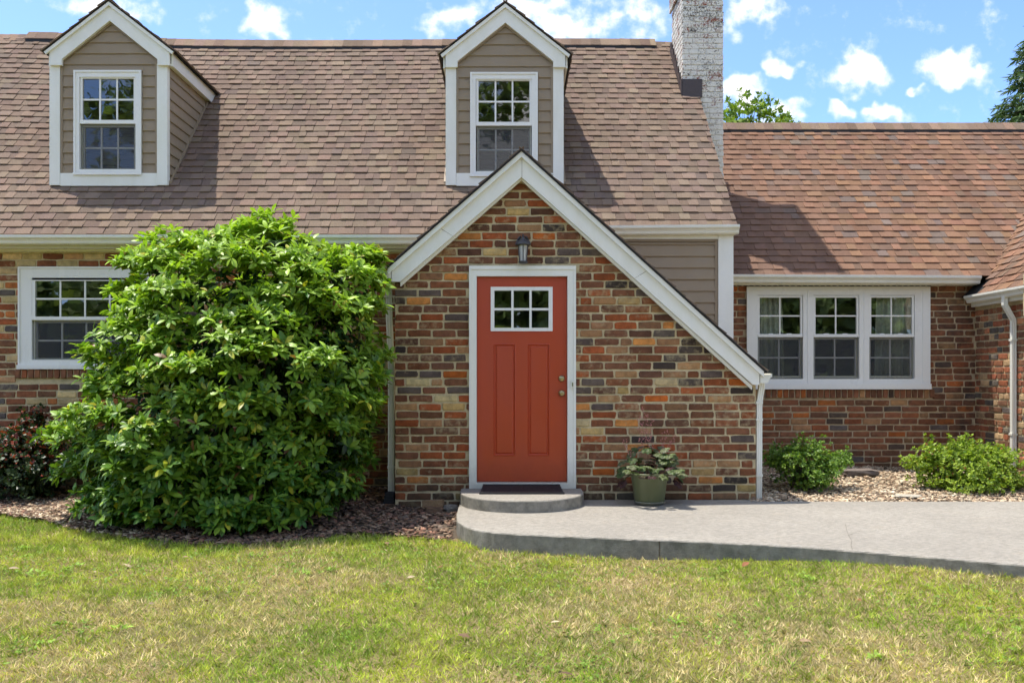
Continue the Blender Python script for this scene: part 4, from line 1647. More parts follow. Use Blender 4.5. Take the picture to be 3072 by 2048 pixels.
xs = [gi[0] + (gi[1] - gi[0]) * k / 3 for k in range(4)]
zm = (gi[2] + gi[3]) / 2
hm = .0115
for x in xs[1:3]:
    mb.box(x - hm, x + hm, ys - .011, ys + .02, gi[2], gi[3])
for k in range(3):
    mb.box(xs[k] + (hm if k else 0), xs[k + 1] - (hm if k < 2 else 0), ys - .0105, ys + .02, zm - hm, zm + hm)
hp(mb, 'door_light_frame', M['vinyl'], door)
for k in range(3):
    for r in range(2):
        mb = MB()
        t = rng.uniform(-.001, .001)
        z0, z1 = (gi[2], zm - hm) if r == 0 else (zm + hm, gi[3])
        x0, x1 = xs[k] + (hm if k else 0), xs[k + 1] - (hm if k < 2 else 0)
        mb.add([(x0, ys + .008 - t, z0), (x1, ys + .008 + t, z0), (x1, ys + .008 + t, z1), (x0, ys + .008 - t, z1)], [(0, 1, 2, 3)])
        hp(mb, 'pane', M['glass'], door)
room(door, gi[0] - .006, gi[1] + .006, gi[2] - .006, gi[3] + .006, ys + .05, 1.0)
for (v_, r, d_) in ((1179, .027, .055), (1135, .025, .028)):
    x, z = PX(1685, yd), PZ(v_, yd)
    mb = MB()
    prof = [(.031, 0.0), (.031, .006), (.013, .010), (.011, .02), (r, .03), (r * 1.02, d_ - .008), (r * .75, d_), (.006, d_ + .001), (0.001, d_ + .001)]
    n = 20
    V, Fs = [], []
    for (rr, dd) in prof:
        for i in range(n):
            t = 2 * math.pi * i / n
            V.append((x + rr * math.cos(t), ys - dd, z + rr * math.sin(t)))
    for k in range(len(prof) - 1):
        Fs += [(k * n + i, k * n + (i + 1) % n, (k + 1) * n + (i + 1) % n, (k + 1) * n + i) for i in range(n)]
    mb.add(V, Fs)
    mb.box(x - .002, x + .002, ys - d_ - .003, ys - d_, z - .008, z + .008, (.02, .02, .02))
    hp(mb, 'door_knob' if v_ == 1179 else 'deadbolt', M['brass'], door, smooth=True)
mb = MB()
mb.box(PX(1712, yd), PX(1721, yd), yd - .052, yd - .029, PZ(1164, yd), PZ(1139, yd))
db = hp(mb, 'doorbell', M['gutter'])
mb = MB()
mb.box(PX(1715, yd), PX(1718.5, yd), yd - .056, yd - .052, PZ(1158, yd), PZ(1147, yd))
hp(mb, 'bell_button', M['pot'], db)

# ------------------------------------------------------------------ things
def place(mb, name, mat, parent, **kw):
    """part of a thing: vertices relative to the thing's base"""
    return mb.build(name, mat, parent, **kw)


# wall lantern above the door
lx, ly = PX(1569, YP - .1), YP - .012
lz = PZ(792, YP - .1)
k = (YP - .1) / F
lan = tag(empty('wall_lantern', (lx, ly, lz)), 'small dark grey wall lantern with frosted glass above the red door', 'lantern')
yc = -.10
mb = MB()
mb.box(-.045, .045, -.016, -.001, .10, .27)
mb.box(-.035, .035, -.024, -.016, .115, .255)
place(mb, 'backplate', M['lantern'], lan)
mb = MB()
pts = []
for i in range(9):
    t = i / 8
    pts.append((0, -.016 + (yc + .016) * t, .225 + .06 * math.sin(t * math.pi * .75)))
for a, b in zip(pts, pts[1:]):
    mb.tube(a, b, .009, .009, 6)
for s in (-1, 1):
    for i in range(6):
        t0, t1 = i / 6 * math.pi, (i + 1) / 6 * math.pi
        mb.tube((s * (.018 + .05 * math.sin(t0 / 2)), -.03, .27 - .035 * (1 - math.cos(t0)) + .01), (s * (.018 + .05 * math.sin(t1 / 2)), -.03, .27 - .035 * (1 - math.cos(t1)) + .01), .007, .007, 5)
place(mb, 'scroll_arm', M['lantern'], lan)
mb = MB()
mb.lathe(0, yc, [(.004, .292), (.010, .282), (.007, .268), (.016, .252), (.028, .240), (.050, .228), (.072, .204), (.078, .196), (.078, .186), (.058, .182), (.01, .181)], 24)
place(mb, 'lantern_cap', M['lantern'], lan, smooth=False)
mb = MB()
for i in range(6):
    t = math.pi / 6 + math.pi / 3 * i
    a = (.052 * math.cos(t), yc + .052 * math.sin(t))
    b = (.038 * math.cos(t), yc + .038 * math.sin(t))
    mb.tube((a[0], a[1], .182), (b[0], b[1], .022), .0055, .0055, 5)
mb.lathe(0, yc, [(.001, .002), (.03, .002), (.044, .010), (.046, .020), (.042, .026), (.01, .027)], 24)
place(mb, 'cage', M['lantern'], lan)
mb = MB()
mb.lathe(0, yc, [(.001, .180), (.043, .180), (.031, .028), (.001, .028)], 6)
place(mb, 'frosted_pane', M['frost'], lan)

# door mat
mat_o = tag(empty('doormat', (sc_, 8.97, STEP_Z)), 'black rubber doormat on the half-round step', 'doormat')
mat_z = lambda y: .001 + .034 * max(0.0, (y + .05) / .26)          # its rear edge rides up on the threshold


def mat_part(rects, t0, t1, name, mt_, **kw):
    mb = MB()
    for (xa_, xb_, ya_, yb_) in rects:
        V, Fs, m_ = [], [], 6
        for k in range(m_ + 1):
            y = ya_ + (yb_ - ya_) * k / m_
            sq = 1 - .06 * (y + .22) / .43
            for x in (xa_ * sq, xb_ * sq):
                V += [(x, y, mat_z(y) + t0), (x, y, mat_z(y) + t1)]
        for k in range(m_):
            o_ = 4 * k
            Fs += [(o_ + 1, o_ + 3, o_ + 7, o_ + 5), (o_, o_ + 4, o_ + 6, o_ + 2), (o_, o_ + 1, o_ + 5, o_ + 4), (o_ + 2, o_ + 6, o_ + 7, o_ + 3)]
        Fs += [(0, 2, 3, 1), (4 * m_, 4 * m_ + 1, 4 * m_ + 3, 4 * m_ + 2)]
        mb.add(V, Fs)
    place(mb, name, mt_, mat_o, **kw)


mat_part([(-.40, .40, -.22, .205)], 0, .009, 'mat_pad', M['black'])
mat_part([(-.40, -.37, -.22, .205), (.37, .40, -.22, .205), (-.37, .37, -.22, -.185), (-.37, .37, .175, .205)], .0095, .014, 'mat_border', M['black'])
mat_part([(-.35 + .7 * i / 25 - .006, -.35 + .7 * i / 25 + .006, -.18, .17) for i in range(26)], .0095, .012, 'mat_ribs', M['black'], kind='stuff')

# flower pot and its plant
pxx, pyy = PX(1948, 8.87), 8.87
pot = tag(empty('flower_pot', (pxx, pyy, PATIO_Z)), 'sage green glazed pot on the patio beside the door', 'flower pot')
mb = MB()
mb.lathe(0, 0, [(.001, .012), (.135, .012), (.139, .02), (.174, .27), (.182, .285), (.184, .30), (.178, .304), (.168, .300), (.160, .27), (.001, .262)], 48)
place(mb, 'pot_body', M['pot'], pot, smooth=True)
mb = MB()
mb.lathe(0, 0, [(.001, .001), (.125, .001), (.152, .03), (.156, .036), (.150, .038), (.138, .018), (.001, .013)], 48)
place(mb, 'saucer', M['saucer'], pot, smooth=True)
mb = MB()
mb.lathe(0, 0, [(.001, .275), (.1615, .274)], 24)
place(mb, 'potting_soil', M['soil'], pot)
plant = tag(empty('potted_plant', (pxx, pyy, PATIO_Z + .28)), 'variegated silver green coral bells growing in the sage pot', 'plant')


def lobed(col):
    V, cc = [(0, 0, 0)], [tuple(c_ * .35 for c_ in col)]
    Fs = []
    n = 28
    for ring, (rr, zz, sh) in enumerate(((.5, .03, 1.25), (1.0, -.06, .8))):
        for i in range(n):
            t = 2 * math.pi * i / n
            lob = 1 - .16 * (1 - abs(math.cos(t * 3.5))) - (.25 if abs(t - math.pi) < .35 and ring else 0)
            vein = .55 if i % 4 == 0 else 1.0
            V.append((rr * lob * math.sin(t) * .5, .5 + -rr * lob * math.cos(t + math.pi) * -.5 - .0, zz + .02 * ((i % 4) - 1.5) / 1.5))
            cc.append(tuple(c_ * sh * vein for c_ in col))
    for i in range(n):
        Fs.append((0, 1 + i, 1 + (i + 1) % n))
    mb2 = MB()
    V[0] = (0, .5, 0)
    mb2.v = V
    mb2.c = [(*c_, 1) for c_ in cc]
    mb2.f = Fs + [(1 + i, 1 + n + i, 1 + n + (i + 1) % n, 1 + (i + 1) % n) for i in range(n)]
    return mb2


lcols = [(.12, .155, .05), (.16, .18, .085), (.085, .125, .035), (.19, .14, .085), (.06, .022, .02), (.30, .12, .08)]
lm = []
for c_ in lcols:
    o = lobed(c_).build('leaf', M['leaf2'], plant)
    lm.append(o.data)
    bpy.data.objects.remove(o)
for i in range(84):
    a = rng.uniform(0, 2 * math.pi)
    rr = .24 * math.sqrt(rng.random())
    zc = .235 - 2.2 * rr * rr + rng.uniform(-.10, .05)
    if i < 22:
        rr = rng.uniform(.20, .34)
        zc = rng.uniform(-.05, .07)
        if abs(math.sin(a) + 1) < .25:
            zc += .06
    low = zc < -.02
    d = Vector((math.cos(a), math.sin(a), rng.uniform(-.7, .1) if not low else rng.uniform(-1.2, -.3))).normalized()
    nrm = Vector((math.cos(a) * .7, math.sin(a) * .7 - .5, .9)).normalized()
    s = rng.uniform(.08, .13)
    fr = frames(np.array([d[:]]), np.array([nrm[:]]))[0]
    mt = Matrix(((fr[0][0], fr[1][0], fr[2][0], rr * math.cos(a)), (fr[0][1], fr[1][1], fr[2][1], rr * math.sin(a)), (fr[0][2], fr[1][2], fr[2][2], zc), (0, 0, 0, 1))) @ Matrix.Scale(s, 4)
    ci = rng.choice([4, 4, 5, 2]) if (low and rng.random() < .55) else rng.choice([0, 0, 0, 1, 1, 2, 2, 3, 4])
    o = link('leaf', lm[ci], plant)
    o.matrix_basis = mt
stems = MB()
for i in range(40):
    a = rng.uniform(0, 6.28)
    stems.tube((.05 * math.cos(a), .05 * math.sin(a), -.02), (.2 * math.cos(a), .2 * math.sin(a), rng.uniform(0, .15)), .003, .002, 4, (.16, .07, .05))
place(stems, 'leaf_stalk', M['bead'], plant, kind='stuff')
for (dx, top) in ((-.10, .52), (-.07, .62), (-.03, .56), (.02, .50), (.24, .36), (.16, .40), (-.24, .32)):
    mb = MB()
    x0 = dx * .4
    prev = (x0, 0, .05)
    for q in range(8):
        t = (q + 1) / 8
        cur = (x0 + (dx - x0) * t + .006 * math.sin(q), .02 * math.sin(q * 1.3), .05 + (top - .05) * t)
        mb.tube(prev, cur, .0016, .0014, 4, (.20, .08, .06))
        prev = cur
        if t > .45:
            for _ in range(7):
                bx_, by_, bz_ = cur[0] + rng.uniform(-.022, .022), cur[1] + rng.uniform(-.02, .02), cur[2] + rng.uniform(-.03, .03)
                mb.tube((bx_, by_, bz_), (bx_, by_, bz_ + .009), .0055, .003, 4, (.50, .20, .17))
    place(mb, 'flower_stalk', M['bead'], plant)

# loose bricks and stones ------------------------------------------------
def lump(name, loc, size, rot, col, label, cat, seed, rnd=.12, sub=2, blocky=.75):
    import bmesh
    bm = bmesh.new()
    bmesh.ops.create_cube(bm, size=1)
    bmesh.ops.subdivide_edges(bm, edges=bm.edges[:], cuts=3, use_grid_fill=True)
    r2 = random.Random(seed)
    for v_ in bm.verts:
        c_ = v_.co
        s_ = c_.normalized() * .56
        c_ = c_.lerp(s_, 1 - blocky)
        c_ += Vector((r2.uniform(-1, 1), r2.uniform(-1, 1), r2.uniform(-1, 1))) * rnd * .3
        v_.co = Vector((c_.x * size[0], c_.y * size[1], (c_.z + .5) * size[2]))
    me = bpy.data.meshes.new(name)
    bm.to_mesh(me)
    bm.free()
    at = me.color_attributes.new('Col', 'FLOAT_COLOR', 'POINT')
    at.data.foreach_set('color', np.tile(np.array([*col, 1], np.float32), len(me.vertices)))
    me.materials.append(M['stone'])
    o = link(name, me)
    o.location = loc
    o.rotation_euler = rot
    return tag(o, label, cat)


def at_bed(u, v_, y):
    x = PX(u, y)
    return (x, y, float(bed_z(x, y)))


lump('loose_brick', (*at_bed(1300, 1520, 8.95)[:2], at_bed(1300, 0, 8.95)[2] + .045), (.20, .09, .062), (0, R(-3), R(-8)), (.30, .19, .10), 'loose tan brick lying on top of the pile left of the step', 'brick', 1, .06, blocky=.95)
lump('loose_brick', at_bed(1302, 1530, 8.86), (.17, .10, .055), (0, R(4), R(5)), (.17, .10, .06), 'brown broken brick under the tan loose brick left of the step', 'brick', 2, .14, blocky=.7)
lump('rounded_stone', at_bed(1352, 1520, 8.9), (.13, .10, .07), (0, 0, .4), (.20, .18, .15), 'small grey stone between loose bricks and the step', 'stone', 3, .12, blocky=.4)
lump('flat_stone', at_bed(2575, 1425, 11.1), (.42, .26, .07), (0, 0, .1), (.16, .13, .11), 'flat dark stone slab in the mulch below the triple window', 'stone', 4, .1, blocky=.7)
lump('flat_stone', at_bed(2725, 1497, 9.35), (.25, .15, .025), (0, 0, -.15), (.40, .36, .28), 'pale flat stone at the patio edge between the two small shrubs', 'stone', 5, .12, blocky=.6)

# mulch ------------------------------------------------------------------
def chips(name, n, xr, yfun, y1, cols, label, density=None, size=(.015, .05)):
    xs = nr.uniform(*xr, n)
    y0 = yfun(xs)
    ys_ = y0 + (y1 - y0) * nr.random(n) ** 1.15
    ok = np.ones(n, bool)
    ok &= ~((xs > PL - .01) & (xs < PR + .03) & (ys_ > 9.215))
    ok &= ~((xs > -.475) & (xs < 2.3) & (ys_ > 7.0))
    xs, ys_ = xs[ok], ys_[ok]
    n = len(xs)
    z = bed_z(xs, ys_) - .012 + nr.random(n) * .022
    a = nr.random(n) * 2 * np.pi
    d = np.stack([np.cos(a), np.sin(a), nr.normal(0, .22, n)], 1)
    nn = np.stack([nr.normal(0, .35, n), nr.normal(0, .35, n), np.ones(n)], 1)
    fr = frames(d, nn)
    tv = np.array([(-.5, -.5, 0), (.5, -.45, 0), (.42, .5, 0), (-.38, .42, 0), (-.5, -.5, 1), (.5, -.45, 1), (.42, .5, 1), (-.38, .42, 1)], float)
    tf = np.array([(4, 5, 6, 7), (0, 1, 5, 4), (1, 2, 6, 5), (2, 3, 7, 6), (3, 0, 4, 7)])
    L = nr.uniform(*size, n)
    sz = np.stack([L * nr.uniform(.3, .75, n), L, nr.uniform(.003, .009, n)], 1)
    ci = nr.integers(0, len(cols), n)
    cc = np.array(cols)[ci] * nr.uniform(.65, 1.3, (n, 1))
    V, Fq, co = scatter(tv, tf, fr, np.stack([xs, ys_, z], 1), sz, cc)
    o = link(name, np_mesh(name, V, Fq, co, M['chip']))
    return tag(o, label, 'mulch', kind='stuff')


CH_L = [(.17, .105, .07), (.24, .155, .10), (.11, .072, .052), (.36, .25, .16), (.27, .14, .09), (.15, .11, .08)]
CH_TAN = [(.56, .42, .27), (.62, .50, .34), (.46, .33, .21), (.36, .25, .16), (.66, .55, .39), (.28, .19, .12)]
chips('mulch', 11000, (-6.6, -.32), lambda x: np.interp(x, BED_X, BED_Y) - .03, 10.35, CH_L, 'shredded brown bark mulch around the big green bush', size=(.02, .075))
chips('mulch', 9500, (2.36, 5.95), lambda x: np.full_like(x, 9.08), 11.9, CH_TAN, 'tan wood chip mulch below the triple window', size=(.016, .052))
chips('mulch', 3600, (-5.6, -3.1), lambda x: np.interp(x, BED_X, BED_Y) - .04, 9.6, CH_TAN, 'pale wood chip mulch at the left end of the lawn edge', size=(.016, .05))

# ------------------------------------------------------------------ plants
LEAF_V = []
LEAF_F = []
for (t, w) in ((0, .015), (.22, .13), (.52, .19), (.8, .135), (1.0, .012)):
    zz = -.16 * t * t + .03 * math.sin(t * 3)
    LEAF_V += [(-w, t, zz + .035 * (w / .19)), (0, t, zz), (w, t, zz + .035 * (w / .19))]
for k in range(4):
    LEAF_F += [(3 * k, 3 * k + 1, 3 * k + 4, 3 * k + 3), (3 * k + 1, 3 * k + 2, 3 * k + 5, 3 * k + 4)]
LEAF_V, LEAF_F = np.array(LEAF_V, float), np.array(LEAF_F)
SM_V = np.array([(0, 0, 0), (.28, .45, .04), (0, 1, -.08), (-.28, .45, .04)], float)
SM_F = np.array([(0, 1, 2, 3)])


def ellipsoids(specs, Yc):
    out = []
    for (u, v_, ru, rv, dy, ry) in specs:
        y = Yc + dy
        out.append((np.array([PX(u, y), y, PZ(v_, y)]), np.array([ru * y / F, ry, rv * y / F])))
    return out


def shell(els, n, rmin, rmax, lumps=0.0, keep=None, inner=.8):
    P, Nn = [], []
    vol = np.array([e[1].prod() ** (2 / 3) for e in els])
    cnt = (n * vol / vol.sum()).astype(int) + 1
    for (c, r), k in zip(els, cnt):
        d = unit(nr.normal(size=(k * 2, 3)))
        rad = nr.uniform(rmin, rmax, k * 2)
        if lumps:
            rad = rad + lumps * (np.sin(d[:, 0] * 7 + c[0]) * np.sin(d[:, 2] * 6 + 1.3) + .6 * np.sin(d[:, 1] * 9 + d[:, 0] * 5))
        p = c + d * r * rad[:, None]
        nm = unit(d / r)
        deep = np.zeros(len(p), bool)
        for (c2, r2) in els:
            if c2 is c:
                continue
            deep |= (((p - c2) / r2) ** 2).sum(1) < inner ** 2
        ok = ~deep
        if keep is not None:
            ok &= keep(p)
        P.append(p[ok][:k])
        Nn.append(nm[ok][:k])
    return np.concatenate(P), np.concatenate(Nn)


def whorls(P, Nn, k, length, el_rng, cols_fn, up=.75, jit=.3):
    """leaf directions, normals, positions, sizes, colours for k leaves round every tip"""
    n = len(P)
    ax = unit(Nn * .65 + np.array([0, 0, up]) + nr.normal(0, jit, (n, 3)))
    t1 = unit(np.cross(ax, nr.normal(size=(n, 3))))
    t2 = np.cross(ax, t1)
    D, NN, PP, S, CC = [], [], [], [], []
    for i in range(k):
        az = 2 * np.pi * i / k + nr.normal(0, .25, n)
        el = nr.uniform(*el_rng, n) + (i % 3) * .12
        rad = t1 * np.cos(az)[:, None] + t2 * np.sin(az)[:, None]
        d = ax * np.cos(el)[:, None] + rad * np.sin(el)[:, None]
        d[:, 2] -= .12
        nm = ax * np.sin(el)[:, None] - rad * np.cos(el)[:, None] + nr.normal(0, .2, (n, 3)) + np.array([0, 0, .15])
        L = nr.uniform(*length, n)
        D.append(d)
        NN.append(nm)
        PP.append(P + d * .008)
        S.append(np.stack([L * nr.uniform(.85, 1.25, n), L, L], 1))
        CC.append(cols_fn(P, n, i))
    return map(np.concatenate, (D, NN, PP, S, CC))


# big rhododendron-like bush
els = ellipsoids([(655, 1290, 405, 320, 0, 1.12), (840, 860, 205, 205, .25, .75), (700, 970, 330, 270, .15, .95), (965, 1050, 185, 250, .15, .8), (440, 1310, 200, 255, .15, .9),
                  (520, 860, 120, 150, .3, .6), (965, 1250, 170, 240, .1, .8), (660, 1430, 370, 175, -.1, 1.0), (780, 1130, 340, 280, -.05, 1.05), (1050, 860, 95, 120, .3, .5), (640, 1500, 330, 105, -.28, .8)], 8.72)
rhod = tag(empty('rhododendron_bush', (PX(640, 8.7), 8.7, .09)), 'tall rounded evergreen bush with glossy whorled leaves beside the porch', 'bush')
RB = np.array(rhod.location)
keep = lambda p: (p[:, 2] > .12) & (p[:, 1] < 10.28) & ~((p[:, 0] > PL - .05) & (p[:, 1] > 9.1)) & (p[:, 0] < PL - .02 - .16 * (p[:, 2] < 1.05))


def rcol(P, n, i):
    h = np.clip((P[:, 2] - .3) / 2.4, 0, 1)  # leaves paler yellow-green upward: new growth, with sun and shade put into colour
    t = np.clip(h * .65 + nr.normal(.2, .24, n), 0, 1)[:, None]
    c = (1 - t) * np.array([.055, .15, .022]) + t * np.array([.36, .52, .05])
    br = nr.random(n) < .012
    c[br] = np.array([.20, .10, .04])
    y = nr.random(n) < .03
    c[y] = np.array([.40, .38, .03]) * nr.uniform(.7, 1.1, (int(y.sum()), 1))
    return c * nr.uniform(.75, 1.25, (n, 1))


# tips grow in flattened tiers with dark gaps between them
CP, CN = shell(els, 330, .86, 1.03, .06, keep, .86)
kk = 19
q = unit(nr.normal(size=(len(CP) * kk, 3)))
q[:, 2] = np.abs(q[:, 2])
rad = nr.uniform(.55, 1.0, (len(q), 1)) * np.repeat(nr.uniform(.75, 1.3, (len(CP), 1)), kk, 0)
P = np.repeat(CP, kk, 0) + q * rad * np.array([.20, .20, .13]) + np.array([0, 0, -.05])
Nn = unit(np.repeat(CN, kk, 0) * .7 + q)
ok = keep(P)
P, Nn = P[ok], Nn[ok]
P1, N1 = shell(els, 2000, .78, .98, .06, keep)
P, Nn = np.concatenate([P, P1]), np.concatenate([Nn, N1])
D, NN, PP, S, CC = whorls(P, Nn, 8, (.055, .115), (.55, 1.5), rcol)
keep2 = lambda p: keep(p)
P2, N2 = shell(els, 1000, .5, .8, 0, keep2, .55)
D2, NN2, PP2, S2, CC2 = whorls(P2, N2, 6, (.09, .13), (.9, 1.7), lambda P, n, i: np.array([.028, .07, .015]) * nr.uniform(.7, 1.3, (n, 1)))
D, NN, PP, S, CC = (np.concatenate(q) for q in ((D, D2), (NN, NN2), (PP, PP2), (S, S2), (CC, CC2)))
ok = PP[:, 2] + np.minimum(D[:, 2], 0) * .12 > .10
D, NN, PP, S, CC = D[ok], NN[ok], PP[ok], S[ok], CC[ok]
FR = frames(D, NN)
# the leaves that show largest: front ones whose face looks at the camera
score = -PP[:, 1] * 1.2 + np.abs(FR[:, 2, 1]) * 1.0 + S[:, 1] * 6
front = np.argsort(-score)[:300]
isf = np.zeros(len(PP), bool)
isf[front] = True
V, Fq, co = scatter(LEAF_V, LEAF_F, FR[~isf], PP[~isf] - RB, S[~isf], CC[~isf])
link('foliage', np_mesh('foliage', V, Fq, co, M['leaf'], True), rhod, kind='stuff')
vm = []
for c_ in ((.06, .15, .022), (.10, .21, .027), (.16, .29, .032), (.25, .40, .04), (.40, .42, .03)):
    vm.append(np_mesh('leaf', LEAF_V, LEAF_F, np.tile(np.array([*c_, 1.0]), (len(LEAF_V), 1)), M['leaf'], True))
for i in front:
    g = CC[i][1]
    k = 4 if CC[i][0] > .25 else int(np.argmin([abs(g - q) for q in (.15, .21, .29, .40)]))
    o = link('leaf', vm[k], rhod)
    f = FR[i]
    p = PP[i] - RB
    o.matrix_basis = Matrix(((f[0][0] * S[i][0], f[1][0] * S[i][1], f[2][0] * S[i][2], p[0]), (f[0][1] * S[i][0], f[1][1] * S[i][1], f[2][1] * S[i][2], p[1]),
                             (f[0][2] * S[i][0], f[1][2] * S[i][1], f[2][2] * S[i][2], p[2]), (0, 0, 0, 1)))
mb = MB()
for i in range(16):
    a = rng.uniform(0, 6.28)
    p = Vector((rng.uniform(-.25, .35), rng.uniform(-.2, .3), -.05))
    ce, re_ = els[i % len(els)]
    tgt = Vector(ce - RB) + Vector((rng.uniform(-.5, .5) * re_[0], rng.uniform(-.5, .5) * re_[1], rng.uniform(-.4, .5) * re_[2]))
    mid = p.lerp(tgt, .45) + Vector((0, 0, -.15))
    mb.tube(p, mid, .03, .02, 6)
    mb.tube(mid, tgt, .02, .008, 6)
    for j in range(4):
        q = mid.lerp(tgt, rng.random())
        mb.tube(q, q + Vector((rng.uniform(-.2, .2), rng.uniform(-.3, .2), rng.uniform(.05, .25))), .009, .004, 5)
place(mb, 'stem', M['bark'], rhod)


def shrub(name, specs, Yc, n, leaf, cols_fn, label, mat, twig_col=(.14, .08, .05), k=5, lumps=.2, el=(.3, 1.3), zmin=.1, nin=.5, rows=(.5, 1.25)):
    e = ellipsoids(specs, Yc)
    base = np.array([e[0][0][0], Yc, float(bed_z(e[0][0][0], Yc))])
    th_ = tag(empty(name, tuple(base)), label, 'shrub')
    kp = lambda p: p[:, 2] > base[2] + .02
    P, Nn = shell(e, n, *rows, lumps, kp, .75)
    j = nr.integers(0, len(P), 90)                       # young sprigs standing out of the outline
    j = j[Nn[j, 2] > -.1]
    dr_ = unit(Nn[j] * .8 + np.array([0, 0, .7]) + nr.normal(0, .25, (len(j), 3)))
    for t_ in (.03, .055, .08, .105):
        P = np.concatenate([P, P[j] + dr_ * t_ * nr.uniform(.6, 1.4, (len(j), 1))])
        Nn = np.concatenate([Nn, dr_])
    D, NN, PP, S, CC = whorls(P, Nn, k, leaf, el, cols_fn, .7, .4)
    P2, N2 = shell(e, int(n * nin), .35, .75, 0, kp, .4)
    D2, NN2, PP2, S2, CC2 = whorls(P2, N2, k, leaf, el, lambda P, m_, i: cols_fn(P, m_, i) * .8, .7, .5)
    D, NN, PP, S, CC = (np.concatenate(q) for q in ((D, D2), (NN, NN2), (PP, PP2), (S, S2), (CC, CC2)))
    S[:, 0] *= 1.5
    V, Fq, co = scatter(SM_V, SM_F, frames(D, NN), PP - base, S, CC)
    link('foliage', np_mesh('foliage', V, Fq, co, mat), th_, kind='stuff')
    mb = MB()
    for i in range(60):
        j = rng.randrange(len(P))
        tgt = Vector(P[j] - base)
        s0 = Vector((rng.uniform(-.08, .08), rng.uniform(-.05, .05), -.02))
        mid = s0.lerp(tgt, .5) + Vector((0, 0, .05))
        mb.tube(s0, mid, .009, .005, 5)
        mb.tube(mid, tgt, .005, .002, 4)
    place(mb, 'twigs', M['bark'], th_, kind='stuff')
    return th_


def az1(P, n, i):
    t = np.clip(nr.normal(.45, .3, n), 0, 1)[:, None]
    c = (1 - t) * np.array([.06, .14, .024]) + t * np.array([.24, .36, .045])
    return c * nr.uniform(.75, 1.25, (n, 1))


def az2(P, n, i):
    t = np.clip(nr.normal(.6, .3, n), 0, 1)[:, None]
    c = (1 - t) * np.array([.09, .17, .02]) + t * np.array([.33, .43, .04])
    r_ = nr.random(n) < .02
    c[r_] = (.30, .10, .03)
    return c * nr.uniform(.75, 1.25, (n, 1))


def red1(P, n, i):
    t = nr.random(n)[:, None]
    c = (1 - t) * np.array([.018, .04, .018]) + t * np.array([.06, .10, .03])
    h = P[:, 2] > (.55 + nr.normal(0, .15, n))
    r_ = (nr.random(n) < .33) & h
    c[r_] = np.array([.26, .055, .03]) * nr.uniform(.5, 1.3, (int(r_.sum()), 1))
    return c


shrub('azalea_shrub', [(2420, 1402, 85, 48, 0, .32), (2370, 1372, 50, 34, 0, .22), (2500, 1385, 42, 26, .05, .2), (2440, 1435, 55, 30, -.08, .25), (2320, 1375, 36, 22, .1, .18), (2440, 1352, 30, 26, .05, .15), (2535, 1372, 22, 16, .05, .12)], 9.95, 1000, (.018, .036), az1,
      'dark green small shrub in the bed beside the porch downspout', M['leaf2'])
shrub('azalea_shrub', [(2890, 1415, 120, 58, 0, .46), (2830, 1368, 68, 36, .05, .3), (2965, 1385, 78, 40, .05, .3), (2895, 1342, 34, 30, .1, .2), (2765, 1390, 50, 20, .05, .2), (2990, 1352, 30, 18, .1, .15), (2900, 1460, 110, 35, -.12, .4), (3030, 1440, 50, 30, 0, .3)], 10.0, 1900, (.020, .038), az2,
      'bright yellow-green low shrub in the bed near the brick corner', M['leaf2'])
shrub('photinia_shrub', [(70, 1390, 115, 95, 0, .5), (100, 1335, 62, 55, .1, .35), (20, 1345, 66, 50, .1, .35), (105, 1262, 26, 42, .1, .14), (110, 1430, 60, 50, -.1, .35), (-60, 1390, 110, 90, .1, .45)], 9.75, 1700, (.028, .05), red1,
      'dark shrub with reddish leaf tips at the left edge of the house', M['leaf'])

